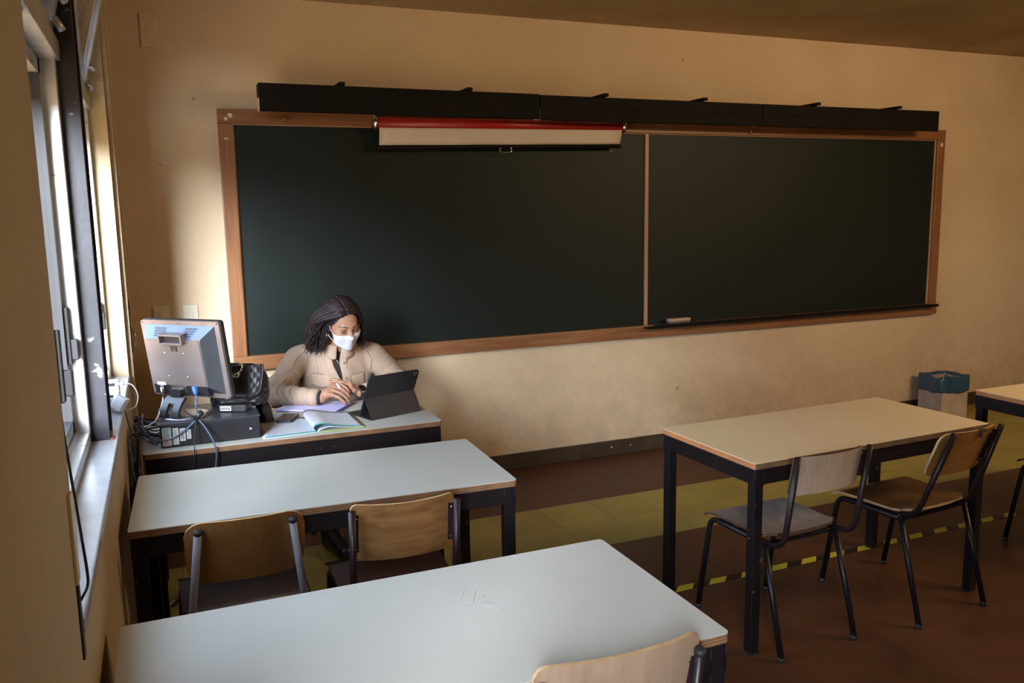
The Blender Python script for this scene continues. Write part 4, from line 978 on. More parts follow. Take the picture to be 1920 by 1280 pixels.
cable('pale power cable dropping from the left of the monitor to the cable tangle', [pw, pw + Vector((0, -.01, -.04)), (.115, -1.30, .86), (.085, -1.30, .835), (.05, -1.33, .83)], .0035, cab_w, ends=(pw + Vector((0, 0, .012)), pw + Vector((0, -.004, -.03)), .007, chrome))
rc = random.Random(11); Gc = 'tangled cables at the window end of the teacher desk'
for i in range(10):
    y0 = -1.35 + .028 * i; z0 = DZ + .025 + .05 * rc.random()
    pts = [(.120, y0, z0), (.085, y0 - .02 * rc.random(), z0 + .02 * rc.random())]
    x_ = .055 - .03 * rc.random(); y_ = y0 - .10 * rc.random()
    pts += [(x_, y_, .80 + .06 * rc.random()), (.030 + .012 * rc.random(), y_ - .06 * rc.random(), .79 + .04 * rc.random())]
    y2 = -1.40 - .10 * rc.random()
    for z in (.70, .60, .48, .34): pts.append((.012 + .030 * rc.random(), y2 + .05 * (rc.random() - .5), z + .03 * rc.random()))
    pts.append((.02 + .03 * rc.random(), y2 + .05, .03))
    cable('dark cable in the tangle hanging between the window wall and the teacher desk', pts, .0028 + .002 * rc.random(), cab_b if i % 5 == 4 else cab_k, group=Gc)
for i in range(5):                                    # loops of slack on the desk corner
    cx_, cy_ = .075 + .02 * rc.random(), -1.36 + .035 * i
    pts = [(.120, cy_, DZ + .04), (.09, cy_ - .03, DZ + .03 + .03 * rc.random()), (.045, cy_ - .05, DZ + .05 + .04 * rc.random()), (.022, cy_, DZ + .045 + .03 * rc.random()), (.05, cy_ + .03, DZ + .02 + .02 * rc.random()), (.10, cy_ + .01, DZ + .012), (.119, cy_ + .03, DZ + .02)]
    cable('slack cable loop in the tangle behind the flat black computer', pts, .003, cab_k if i % 2 else cab_b, group='slack cable loops behind the computer')
cable('thick black cable bowing down from the window sill beside the front school desk', [(.012, -1.50, .83), (.018, -1.62, .77), (.014, -1.70, .66), (.014, -1.70, .52), (.018, -1.62, .40), (.03, -1.5, .25), (.05, -1.45, .02)], .006, cab_k)
for i in range(3):
    cable('loose cable lying in loops on the floor under the teacher desk', spline([(.10 + .05 * i, -1.35, .006 + .004 * i), (.22, -1.5 + .05 * i, .010), (.30 + .02 * i, -1.30, .008), (.18, -1.12 + .03 * i, .007), (.08 + .03 * i, -1.22, .009)], 2), .004, cab_k if i % 2 else cab_w, group='loose cables on the floor under the teacher desk')
cable('stiff pale cable slanting down under the teacher desk', [(.20, -1.30, .62), (.26, -1.33, .50), (.33, -1.36, .42), (.36, -1.30, .20), (.36, -1.25, .01)], .007, mat('grey_cable', (.25, .25, .25), rough=.5))

# boxes and charger on the sill
t = thing('white_router', 'white box with printed label standing on the window sill behind the black post', 'router', (-.037, -1.535, SZ + .0002))
MB().box((-.076, -1.560, SZ + .0004), (-.002, -1.515, SZ + .078), bev=.004).build('casing', wht, t, world=True)
MB().box((-.052, -1.5612, SZ + .058), (-.024, -1.5603, SZ + .066)).build('display_window', ink, t, world=True)
q = MB(); [q.box((-.066, -1.5612, SZ + .012 + .006 * i), (-.066 + (.02 + .012 * ((i * 7) % 3)), -1.5603, SZ + .0145 + .006 * i)) for i in range(6)]; q.build('print', mat('grey_print', (.35, .36, .40)), t, world=True)
MB().ball((-.040, -1.5606, SZ + .045), (.004, .001, .003), 8).build('indicator', mat('green_ind', (.08, .35, .08)), t, world=True)
t = thing('white_switch_box', 'slim white box behind the labelled white router on the window sill', 'router', (-.037, -1.46, SZ + .0002))
MB().box((-.078, -1.485, SZ + .0004), (-.006, -1.430, SZ + .104), bev=.004).build('casing', wht, t, world=True)
MB().box((-.068, -1.4862, SZ + .086), (-.020, -1.4853, SZ + .098)).build('display_window', ink, t, world=True)
t = thing('power_adapter', 'white power adapter resting on the sill edge against the router, with a looping cable', 'adapter', (.0, -1.60, SZ + .0002))
Ma = Matrix.Translation((-.003, -1.592, SZ + .040)) @ Matrix.Rotation(math.radians(32), 4, 'Y') @ Matrix.Rotation(math.radians(-20), 4, 'Z')
MB().box((-.022, -.022, -.026), (.022, .022, .026), bev=.005, M=Ma).build('body', wht, t, world=True)
MB().tube([(-.006, -1.488, SZ + .094), (.014, -1.492, SZ + .094)], .0045, 10).build('plug', wht, t, world=True)
MB().tube(spline([(.012, -1.492, SZ + .094), (.04, -1.50, SZ + .088), (.058, -1.53, SZ + .055), (.050, -1.57, SZ + .020), (.020, -1.60, SZ + .012)], 6), .0022, 8).build('cord', cab_w, t, world=True)
cable('thin dark cord dropping from the sill adapter down to the cable tangle', [(.012, -1.60, SZ + .010), (.020, -1.56, .90), (.026, -1.52, .85), (.030, -1.47, .82)], .0018, cab_k)

# ------------------------------------------------------------------ on the teacher desk
# handbag: quilted black leather with a chain
leather = mat('black_leather', (0.012, 0.011, 0.013), (0.007, 0.007, 0.008), scale=14, rough=.40, spec=.45, bump=.15, bscale=90)
gold = mat('gold_metal', (0.75, 0.60, 0.35), rough=.25, metal=1.0)
hbz = DZ + .101
bagt = thing('handbag', 'quilted black leather handbag with gold chain, slumped on the computer behind the monitor', 'handbag', (.455, -1.11, hbz), math.radians(-12))
def quilt(u, v, n=9):
    a = abs(((u + v) * n) % 1 - .5) * 2; b_ = abs(((u - v) * n) % 1 - .5) * 2
    return (min(a, b_)) ** .5
rows = []; nU, nV = 96, 60
for j in range(nV + 1):
    v = j / nV; row = []
    zz = .170 * (1 - (1 - v) ** 1.0)
    prof_w = .118 * (1 - .30 * v ** 2.2) + .012 * math.sin(v * PI); prof_d = .075 * (1 - .72 * v ** 1.5) + .006
    for i in range(nU):
        a = 2 * PI * i / nU; ca, sa = math.cos(a), math.sin(a); n_ = 3.2
        rx = math.copysign(abs(ca) ** (2 / n_), ca) * prof_w; ry = math.copysign(abs(sa) ** (2 / n_), sa) * prof_d
        q = (quilt(i / nU * 1.55, v * .62, 9) - .5) * .008 + .005 * mnoise.noise(Vector((ca * 2, sa * 2, v * 3)))
        slump = -.018 * v * v
        row.append((rx * (1 + q * 8) + .010 * v + .012 * mnoise.noise(Vector((v * 2, 1, 2))), ry * (1 + q * 8) + slump, .004 + zz * (1 - .06 * ca) + .004 * mnoise.noise(Vector((ca * 3, sa * 3, 7)))))
    rows.append(row)
top = [(p_[0] * .96 + .0, -.018 + (p_[1] + .018) * .2, p_[2] + .006) for p_ in rows[-1]]
bm_ = MB().grid(rows + [top], closed=True); bm_.add(rows[0], [tuple(range(nU))]); bm_.add(top, [tuple(range(nU))])
bm_.build('bag_body', leather, bagt)
# flap: quilted panel over the front and right
rows = []
for j in range(19):
    v = j / 18; row = []
    for i in range(41):
        u = i / 40 * 2 - 1; zz = .178 - .118 * v; dd = .075 * (1 - .72 * (zz / .17 if zz < .17 else 1) ** 1.5) + .020
        row.append((u * (.100 - .018 * v * v) + .012, -dd - .016 * min(1, zz / .17) - .0 * v + .010 * abs(u) ** 4 - (quilt(u * .55, v * .5, 6) * .004), zz - .020 * (1 - abs(u) ** 3) * v))
    rows.append(row)
fo_ = MB().grid(rows).build('flap', leather, bagt); mo = fo_.modifiers.new('t', 'SOLIDIFY'); mo.thickness = .004
rim_ = [r_[0] for r_ in rows] + rows[-1][1:] + [r_[-1] for r_ in rows[::-1]][1:]
MB().tube([Vector(p_) + Vector((0, -.002, 0)) for p_ in rim_], .0042, 8).build('piping', leather, fo_)
ch_ = MB(); cp = spline([(.000, -.052, .192), (.014, -.058, .188), (.028, -.070, .176), (.022, -.088, .158), (.000, -.098, .146), (-.012, -.100, .140), (.004, -.102, .134), (.016, -.102, .142), (.014, -.100, .154)], 3)
for i in range(len(cp) - 1):
    d = (cp[i + 1] - cp[i]).normalized(); s_ = d.orthogonal().normalized()
    if i % 2: s_ = d.cross(s_)
    c_ = (cp[i] + cp[i + 1]) / 2
    ch_.tube([c_ + (d * math.cos(a) * .0055 + s_ * math.sin(a) * .0035) for a in [2 * PI * q_ / 10 for q_ in range(11)]], .0012, 6)
ch_.build('chain_strap', gold, bagt)
# pouch with a gold zip
po = thing('zip_pouch', 'small black pouch with a gold zip standing between the computer and the workbook', 'pouch', (.557, -1.085, DZ), math.radians(18))
rows = []
for j in range(15):
    v = j / 14; rows.append([(.034 * math.copysign(abs(math.cos(a)) ** .7, math.cos(a)) * (1 - .45 * v ** 2) - .010 * v, .052 * math.copysign(abs(math.sin(a)) ** .7, math.sin(a)) * (1 - .30 * v ** 2) + .003 * mnoise.noise(Vector((math.cos(a) * 3, math.sin(a) * 3, v * 4))), .001 + .098 * v) for a in [2 * PI * i / 36 for i in range(36)]])
pm_ = MB().grid(rows, closed=True); pm_.add(rows[0], [tuple(range(36))]); pm_.add(rows[-1], [tuple(range(36))]); pm_.build('pouch_body', mat('black_cloth', (0.012, 0.011, 0.013), (0.007, 0.007, 0.008), scale=30, rough=.6, bump=.2), po)
zp = [Vector((.002, -.0375, .0985)), Vector((.010, -.0395, .084)), Vector((.016, -.0435, .060)), Vector((.019, -.0465, .034))]
MB().tube(spline(zp, 5), .0022, 6).build('zip', gold, po)

# open workbook: flat left pages, right pages arched up at the spine
paper = mat('printed_paper', (0.70, 0.72, 0.76), (0.55, 0.60, 0.68), scale=60, rough=.6, stretch=(1, 5, 1), ramp=(.50, .62))
teal = mat('teal_print', (0.05, 0.30, 0.27), (0.04, 0.25, 0.22), rough=.5); yel_p = mat('lime_cover', (0.62, 0.70, 0.12), rough=.5); grey_p = mat('grey_cover', (0.30, 0.32, 0.34), rough=.5)
wb = thing('workbook', 'open workbook with teal page edges, its right pages arching up, at the desk front', 'book', (.735, -1.25, DZ + .0003), math.radians(1))
def pg(prof, y0, y1, name, m, m2, th=.0012):
    P = spline([Vector((a, 0, b)) for a, b in prof], 6)
    ys_ = [y0, y0 + .016] + [y0 + .016 + (y1 - y0 - .016) * i / 6 for i in range(1, 7)]
    rows = [[(p_.x, y, p_.z) for p_ in P] for y in ys_]
    q = MB().grid(rows[:2], mi=1); q.grid(rows[1:], mi=0)
    o = q.build(name, [m, m2], wb, merge=True); mo = o.modifiers.new('t', 'SOLIDIFY'); mo.thickness = th; mo.offset = -1; return o
pg([(-.215, .0035), (-.12, .0040), (-.03, .0050), (.0, .003)], -.150, .150, 'left_page', paper, teal)
pg([(-.222, .0015), (-.12, .0018), (-.03, .0025), (.0, .002)], -.158, .152, 'left_page', paper, paper)
pg([(.0, .003), (-.012, .018), (-.004, .032), (.030, .036), (.080, .024), (.14, .013), (.195, .009)], -.152, .150, 'arched_page', paper, teal)
pg([(.0, .002), (.02, .012), (.055, .018), (.09, .014), (.14, .009), (.202, .006)], -.150, .150, 'right_page', paper, paper)
pg([(.0, .001), (.06, .0065), (.14, .0055), (.207, .004)], -.149, .151, 'right_page', grey_p, grey_p)
pg([(-.225, .0002), (-.1, .0002), (.0, .0004), (.1, .0015), (.214, .0015)], -.152, .153, 'cover', yel_p, yel_p, .0005)
def line_rows(mb, x0, x1, ys_, zf, w=.0011):
    r = random.Random(3)
    for y in ys_:
        x = x0
        while x < x1 - .01:
            l_ = .006 + .02 * r.random(); l_ = min(l_, x1 - x); mb.add([(x, y, zf(x)), (x + l_, y, zf(x + l_)), (x + l_, y + w, zf(x + l_)), (x, y + w, zf(x))], [(0, 1, 2, 3)]); x += l_ + .003
pr = MB(); line_rows(pr, -.20, -.03, [-.12 + .011 * i for i in range(22)], lambda x: .0060)
pr.build('page_print', mat('faint_print', (.36, .42, .50)), wb, recalc=False)
# phone on the left page
ph = thing('smartphone', 'black smartphone lying face up on the left page of the open workbook', 'phone', (.655, -1.115, DZ + .0068), math.radians(-22))
MB().prism(rounded_rect(-.037, -.074, .037, .074, .010), .0004, .0082).build('phone_body', dk, ph)
MB().prism(rounded_rect(-.034, -.071, .034, .071, .008), .0083, .0089).build('phone_screen', mat('phone_glass', (0.02, 0.02, 0.022), rough=.08, spec=.7), ph)
# lilac notebook under her hands
nbk = thing('notebook', 'lilac-paged notebook with blue and brown covers under the hands of the woman', 'notebook', (.625, -.925, DZ + .0003), math.radians(-34))
MB().box((0, 0, 0), (.312, .225, .0035), bev=.001).build('back_cover', mat('brown_cover', (0.28, 0.20, 0.15), rough=.6), nbk)
MB().box((.002, .002, .0036), (.308, .222, .0066), bev=.0006).build('blue_cover', mat('blue_cover', (0.05, 0.08, 0.36), rough=.45), nbk)
MB().box((.004, .003, .0067), (.302, .218, .0125), bev=.0006).build('page_block', mat('lilac_paper', (0.56, 0.55, 0.84), (0.50, 0.49, 0.78), rough=.6), nbk)

# tablet in a folio stand with keyboard
tb = thing('tablet', 'black tablet in a folding stand cover with keyboard, its back towards the room', 'tablet', (1.10, -1.19, DZ), 0)
a0 = Vector((.967, -1.205, DZ)); ax = Vector((.947, .321, 0)).normalized(); nn = Vector((ax.y, -ax.x, 0)); TL = .268
fol = mat('black_folio', (0.020, 0.020, 0.023), (0.014, 0.014, 0.017), scale=30, rough=.45, bump=.08)
ftop = a0 + nn * .098 + Vector((0, 0, .197)); updir = (ftop - a0).normalized(); th_n = updir.cross(ax).normalized()
if th_n.dot(nn) < 0: th_n = -th_n                       # th_n points to the camera side (the back)
TM = Matrix((ax, updir, th_n)).transposed().to_4x4(); TM.translation = a0 + Vector((0, 0, .005))
def tw(mb, name, m, M_=TM): mb.v = [tuple(M_ @ Vector(v)) for v in mb.v]; return mb.build(name, m, tb, world=True)
tw(MB().prism(rounded_rect(0, .0, TL, .214, .012), -.007, 0, axis=2), 'tablet_body', dk)
tw(MB().prism(rounded_rect(.008, .008, TL - .008, .206, .004), -.0078, -.0071, axis=2), 'tablet_screen', mat('tablet_glass', (.012, .012, .014), rough=.08))
tw(MB().prism(rounded_rect(-.002, .100, TL + .002, .216, .013), .0003, .0030, axis=2), 'upper_cover', fol)
tw(MB().prism(rounded_rect(TL - .034, .182, TL - .006, .210, .009), .0031, .0048, axis=2), 'camera_bump', dk)
for x, y in ((TL - .026, .202), (TL - .014, .202), (TL - .020, .190)): tw(MB().tube([(x, y, .0046), (x, y, .0056)], .0032, 10), 'lens', chrome)
fold = a0 + Vector((0, 0, .005)) + updir * .100 + th_n * .0015; foot = a0 + nn * .100 + Vector((0, 0, .004))
up2 = (fold - foot); hl = up2.length; up2.normalize(); n2 = up2.cross(ax).normalized(); n2 = n2 if n2.dot(nn) > 0 else -n2
FM = Matrix((ax, up2, n2)).transposed().to_4x4(); FM.translation = foot
tw(MB().box((-.002, 0, -.0012), (TL + .002, hl, .0018), bev=.0008), 'stand_flap', fol, FM)
tw(MB().ball((TL * .60, .018, .0019), (.002, .002, .0008), 8), 'flap_mark', chrome, FM)
KM = Matrix((ax, -nn, Vector((0, 0, 1)))).transposed().to_4x4(); KM.translation = Vector((a0.x, a0.y, DZ))
kb = tw(MB().box((-.002, -.100, .0003), (TL + .002, .115, .0040), bev=.001), 'keyboard_base', fol, KM)
kk = MB()
for r_ in range(5):
    for c in range(13): kk.box((.010 + c * .0192, .012 + r_ * .0192, .0041), (.0265 + c * .0192, .0285 + r_ * .0192, .0060), bev=.0008)
ko = tw(kk, 'keys', dk, KM); ko['kind'] = 'stuff'

# ------------------------------------------------------------------ the seated woman
skin = mat('skin', (0.39, 0.205, 0.125), (0.32, 0.16, 0.095), scale=9, rough=.48, spec=.4, bump=.05, bscale=120)
skin.node_tree.nodes['Principled BSDF'].inputs['Subsurface Weight'].default_value = .08
skin.node_tree.nodes['Principled BSDF'].inputs['Subsurface Radius'].default_value = (.012, .005, .003)
brow_m = mat('brow_lash', (0.025, 0.015, 0.012), rough=.7); lip_m = mat('lips', (0.35, 0.12, 0.10), rough=.4); lid_m = mat('shaded_eyelid', (0.20, 0.095, 0.065), rough=.5)  # lids darkened: shade of the eye sockets put into the colour
jacket_m = mat('tan_jacket_cloth', (0.37, 0.265, 0.192), (0.32, 0.228, 0.163), scale=5, rough=.72, bump=.12, bscale=220, spec=.25)
shirt_m = mat('black_shirt', (0.010, 0.010, 0.012), rough=.8); trouser_m = mat('dark_trousers', (0.020, 0.022, 0.030), (0.012, 0.013, 0.018), rough=.7)
shoe_m = mat('black_shoe', (0.016, 0.019, 0.026), (0.010, 0.012, 0.018), scale=12, rough=.3); hair_m = mat('dark_hair', (0.026, 0.015, 0.016), (0.008, 0.005, 0.006), scale=60, rough=.50, spec=.30)
mask_m = mat('white_mask', (0.60, 0.59, 0.645), (0.55, 0.54, 0.60), scale=12, rough=.8)
P = thing('person', 'woman with dark shoulder-length hair, white face mask and tan jacket seated writing at the desk', 'person', (1.0, -.55, 0))
HC = np.array((.998, -.735, 1.130))
f_ = Vector((.24, -.86, -.40)).normalized(); x_ = Vector((0, 0, 1)).cross(-f_ * -1).normalized(); x_ = Vector((0, 0, 1)).cross(f_).normalized()
u_ = f_.cross(x_).normalized()
rollm = Matrix.Rotation(math.radians(7), 3, f_); x_ = rollm @ x_; u_ = rollm @ u_
R = np.array([x_[:], f_[:], u_[:]]).T              # columns: her left, forward, up
def Hd(p): return HC + R @ np.array(p, float)
def hs(v): return np.array(v, float)
F = Field()
HB = Field()
for q in (F, HB):
    q.ell(Hd((0, -.012, .030)), (.074, .092, .084), R, .02)
    q.ell(Hd((0, .028, -.028)), (.060, .060, .084), R, .03)
    q.cone(Hd((-.030, .035, -.075)), Hd((0, .062, -.094)), .022, .022, .02); q.cone(Hd((.030, .035, -.075)), Hd((0, .062, -.094)), .022, .022, .02)
    for s in (-1, 1): q.ell(Hd((s * .036, .055, -.026)), (.026, .026, .028), R, .02)
    q.cone(Hd((-.030, .074, .020)), Hd((.030, .074, .020)), .011, .011, .015)
    q.cone(Hd((0, .084, .012)), Hd((0, .102, -.024)), .0075, .0115, .010)
    for s in (-1, 1): q.ell(Hd((s * .011, .094, -.028)), (.008, .009, .007), R, .006)
for s in (-1, 1):
    F.ell(Hd((s * .031, .088, .005)), (.015, .012, .011), R, .008, sub=True)
    F.ell(Hd((s * .031, .070, .004)), (.0145, .0135, .0125), R, .004)
    F.ell(Hd((s * .076, -.008, -.006)), (.008, .019, .031), R, .006)
F.ell(Hd((0, .088, -.052)), (.022, .010, .007), R, .006); F.ell(Hd((0, .086, -.062)), (.018, .010, .007), R, .006)
# neck, trunk
F.cone(Hd((0, -.035, -.060)), (.985, -.585, .985), .052, .058, .03)
F.ell((.985, -.560, .870), (.170, .115, .150), None, .04); F.ell((.985, -.485, .690), (.160, .125, .150), None, .05)
F.ell((.990, -.405, .570), (.178, .140, .112), None, .05)
F.cone((.815, -.580, .945), (1.165, -.580, .935), .055, .055, .04)
ARMS = dict(R=[(.785, -.590, .938), (.640, -.790, .806), (.838, -.932, .800)], L=[(1.185, -.590, .925), (1.265, -.800, .815), (1.040, -.920, .803)])
for k, (a, b, c) in ARMS.items():
    F.cone(a, b, .050, .040, .02); F.cone(b, c, .040, .0255, .015)
    c_, b_ = np.array(c), np.array(b); d = (c_ - b_) / np.linalg.norm(c_ - b_)
# legs
for s, hp, kn, an, to in ((-1, (.905, -.42, .540), (.890, -.850, .545), (.868, -.840, .085), (.905, -1.005, .035)), (1, (1.085, -.42, .540), (1.120, -.850, .545), (1.130, -.800, .085), (1.150, -.985, .035))):
    F.cone(hp, kn, .084, .060, .04); F.cone(kn, an, .056, .036, .03); F.cone(an, to, .034, .028, .02); F.cone((an[0], an[1] + .02, .04), to, .032, .028, .02)
# hands
def fingers(fs, rs=(.0092, .0086, .0078, .0068), k=.003):
    for pts in fs: F.chain(pts, rs[:len(pts)], k)
Wr = np.array(ARMS['R'][2])
KR = [(.898, -.906, .850), (.902, -.930, .846), (.896, -.953, .834), (.886, -.972, .818)]
F.cone(Wr, (.870, -.935, .822), .0245, .0235, .012)
for kx in KR: F.cone((.862, -.936, .815), kx, .019, .0118, .008)
fingers([[KR[0], (.938, -.928, .856), (.962, -.942, .836), (.972, -.948, .815)],
         [KR[1], (.940, -.955, .836), (.962, -.966, .812), (.970, -.966, .790)],
         [KR[2], (.930, -.976, .820), (.952, -.984, .797), (.961, -.982, .779)],
         [KR[3], (.916, -.990, .803), (.934, -.996, .785), (.943, -.995, .773)]])
F.chain([(.862, -.918, .812), (.900, -.890, .806), (.934, -.898, .808), (.958, -.922, .806)], (.0165, .0115, .0098, .0082), .006)
Wl = np.array(ARMS['L'][2])
KL = [(.985, -.898, .842), (.988, -.876, .838), (.992, -.856, .828), (.998, -.838, .815)]
F.cone(Wl, (1.020, -.900, .818), .0240, .0225, .012)
for kx in KL: F.cone((1.018, -.894, .817), kx, .0185, .0112, .008)
fingers([[KL[0], (.955, -.885, .856), (.930, -.877, .862), (.910, -.868, .860)],
         [KL[1], (.952, -.862, .856), (.925, -.852, .866), (.902, -.846, .868)],
         [KL[2], (.955, -.840, .842), (.930, -.828, .848), (.908, -.822, .848)],
         [KL[3], (.965, -.820, .826), (.945, -.808, .828), (.928, -.802, .824)]])
F.chain([(1.022, -.915, .812), (1.000, -.936, .822), (.986, -.942, .842), (.979, -.944, .864)], (.0160, .0115, .0098, .0084), .006)
def warp_body(Q):
    q = (Q - HC) @ R; d = np.zeros(len(Q)); return d
V, Fc = F.mesh(.003)
def face_mats(C):
    q = (C - HC) @ R; m = np.zeros(len(C), int); x, y, z = q[:, 0], q[:, 1], q[:, 2]; ax_ = np.abs(x)
    front = (y > .055) & (np.abs(z) < .11) & (ax_ < .07)
    arch = .027 + .006 * (1 - ((ax_ - .032) / .02) ** 2)
    lid = (((ax_ - .031) / .0165) ** 2 + ((z - .004) / .0095) ** 2) < 1; m[front & lid] = 3
    lash = front & (np.abs(ax_ - .031) < .0165) & (np.abs(z + .0035 - .004 * ((ax_ - .031) / .0165) ** 2) < .0018)
    m[front & (((x / .022) ** 2 + ((z + .057) / .010) ** 2) < 1)] = 2
    return m
body = np_obj('body', V, Fc, [skin, brow_m, lip_m, lid_m], P, 1, face_mats)

def on_face(x, z, off):
    o = None
    for y in np.linspace(.14, .02, 160):
        if float(HB.ev(np.array([Hd((x, y, z))]))[0]) < 0: o = y; break
    return Vector(Hd((x, (o if o else .06) + off, z)))
for s in (-1, 1):
    MB().tube(spline([on_face(s * x, z, .0004) for x, z in ((.012, .0235), (.022, .0275), (.034, .030), (.046, .0275), (.053, .022))], 4), [.0016 + .0011 * math.sin(PI * min(1, .15 + k / 17)) for k in range(17)], 6, flat=.8).build('eyebrow', brow_m, P, world=True)
    MB().tube(spline([Vector(Hd((s * x, y, z))) for x, y, z in ((.017, .0825, -.0015), (.024, .0855, -.0045), (.032, .0860, -.0055), (.041, .0835, -.0035), (.046, .080, -.0005))], 4), [.0008 + .0010 * math.sin(PI * k / 17) for k in range(17)], 6).build('eyelashes', brow_m, P, world=True)

# clothes: cloth surfaces follow the body fields
def seg_t(Q, a, b):
    a, b = np.array(a), np.array(b); ab = b - a; t = ((Q - a) @ ab) / (ab @ ab); d = Q - a - np.clip(t, 0, 1)[:, None] * ab; return t, np.sqrt((d * d).sum(1)), d
J = Field()
J.ell((.980, -.560, .865), (.202, .137, .165), None, .05); J.ell((.985, -.500, .690), (.215, .155, .160), None, .05); J.ell((.985, -.560, .770), (.208, .130, .100), None, .05)
J.ell((.990, -.420, .570), (.190, .150, .100), None, .05)
J.cone((.830, -.578, .952), (.950, -.590, .990), .062, .050, .04); J.cone((1.145, -.578, .940), (1.030, -.590, .985), .060, .050, .04)
J.cone((.96, -.575, .985), (1.01, -.575, .985), .066, .066, .03)
for k, (a, b, c) in ARMS.items():
    J.cone(a, b, .067, .060, .03); c2 = np.array(b) + (np.array(c) - np.array(b)) * (.87 if k == 'R' else .84); J.cone(b, c2, .059, .041, .02)
    J.ell(b, (.060, .060, .052), None, .02)
def nz3(Q, s, seed=0.0):
    return np.array([mnoise.noise(Vector((q[0] * s[0] + seed, q[1] * s[1], q[2] * s[2]))) for q in Q])
VZ, VL, VR = (.787, .846, .904, .96, 1.03), (1.004, .976, .950, .942, .938), (1.010, .998, .990, .996, 1.002)
def warp_j(Q):
    d = np.zeros(len(Q))
    for k, (a, b, c) in ARMS.items():
        t, r, _ = seg_t(Q, b, c); w = np.clip(1 - np.abs(t - .42) / .62, 0, 1) * (r < .085)
        ph = t * 24 + 2.2 * np.sin(Q[:, 2] * 38 + 1) + 7 * (Q[:, 0] + Q[:, 1]); d += w * (.0045 * np.sin(ph) + .0075 * np.clip(1 - np.abs(np.sin(ph / 2 + .6)) * 3.0, 0, 1))
        t, r, _ = seg_t(Q, a, b); w = np.clip(1 - np.abs(t - .66) / .55, 0, 1) * (r < .10)
        ph = t * 15 + 16 * Q[:, 2] + 2 * np.sin(Q[:, 0] * 26); d += w * (.0045 * np.sin(ph) + .0085 * np.clip(1 - np.abs(np.sin(ph / 2 + 1.1)) * 3.4, 0, 1))
    cx = np.clip(1 - np.abs(Q[:, 0] - .985) / .20, 0, 1) * (Q[:, 2] < .95)
    d += cx * .0075 * np.sin(Q[:, 0] * 62 + 4 * np.sin(Q[:, 2] * 13) + 1.4) * np.clip((.95 - Q[:, 2]) / .12, 0, 1)
    # open front: a V from the collar down, and the neck hole
    front = Q[:, 1] < -.58
    zb_ = .785; v = np.minimum(Q[:, 0] - np.interp(Q[:, 2], VZ, VL), np.interp(Q[:, 2], VZ, VR) - Q[:, 0])
    cut = np.minimum(np.minimum(v, -.58 - Q[:, 1]), Q[:, 2] - zb_) * 1.0
    return d, cut
Vj, Fj = None, None
def jacket_warp(Q):
    d, cut = warp_j(Q); base = J.ev(Q)
    carve = np.where(cut > -.004, np.clip(cut + .004, 0, .016), 0)      # removes up to 16 mm of cloth inside the V
    nh = .050 - np.sqrt((Q[:, 0] - .988) ** 2 + (Q[:, 1] + .625) ** 2); nh = np.where(Q[:, 2] > .985, np.clip(nh, 0, .02), 0)
    return d + carve + nh
Vj, Fj = J.mesh(.0042, 0, jacket_warp, lo=np.array((.4, -1.2, .50)))
jk = np_obj('jacket', Vj, Fj, jacket_m, P, 2)
# shirt inside the V
S = Field(); S.ell((.985, -.560, .870), (.170, .1255, .152), None, .04); S.ell((.985, -.490, .70), (.165, .134, .15), None, .05); S.cone((.985, -.590, .965), (.985, -.60, .99), .060, .055, .03)
Vs, Fs = S.mesh(.005, 0, lo=np.array((.4, -1.2, .60)))
np_obj('shirt', Vs, Fs, shirt_m, P, 2)
def surf(x, z, fld=J, y0=-.76, off=0.0, y1=-.35):
    ys_ = np.linspace(y0, y1, 260); Q = np.stack([np.full(260, x), ys_, np.full(260, z)], 1)
    d = fld.ev(Q); i = np.argmax(d < 0); return Vector((x, ys_[i] - off, z))
def strip(path, w, name, m, off=.0035, th=.003, parent=jk, bulge=0.0):
    """a band of cloth lying on the jacket: path of (x, z), width w sideways"""
    rows = []
    for i, (x, z) in enumerate(path):
        rows.append([surf(x + w * (k / 4 - .5), z, off=off + bulge * (1 - ((k - 2) / 2) ** 2)) for k in range(5)])
    mb = MB().grid(rows); o = mb.build(name, m, P, world=True); o.parent = parent
    mo = o.modifiers.new('t', 'SOLIDIFY'); mo.thickness = th; return o
def seam(path, name='seam', r=.0011, off=.0002):
    o = MB().tube(spline([surf(x, z, off=off) for x, z in path], 4), r, 5).build(name, seam_m, P, world=True); o.parent = jk; return o
seam_m = mat('dark_seam', (0.17, 0.11, 0.075), rough=.8)  # seams drawn as thin lines darker than the cloth
def vx(z, s): return float(np.interp(z, VZ, VL if s < 0 else VR))
zs_ = [.760 + .235 * i / 14 for i in range(15)]
pk = mat('jacket_placket', (0.40, 0.287, 0.208), (0.35, 0.25, 0.18), scale=5, rough=.72, bump=.12, bscale=220, spec=.25)
strip([(vx(z, -1) - .014, z) for z in zs_], .030, 'placket', pk); strip([(vx(z, 1) + .014, z) for z in zs_], .030, 'placket', pk)
seam([(vx(z, -1) - .031, z) for z in zs_]); seam([(vx(z, 1) + .031, z) for z in zs_])
but = mat('tan_button', (0.30, 0.20, 0.14), rough=.35)
def button(x, z, fld=None, r=.0072):
    p_ = surf(x, z, off=.0075); b = MB().tube([p_ + Vector((0, .003, 0)), p_ + Vector((0, 0, .0005))], r, 16); b.torus(p_ + Vector((0, -.0003, .0005)), r * .8, .0011, (0, 1, 0), 16, 5)
    o = b.build('button', but, P, world=True); o.parent = jk
button(vx(.918, 1) + .013, .918); button(vx(.825, -1) - .013, .825); button(vx(.84, 1) + .013, .84)
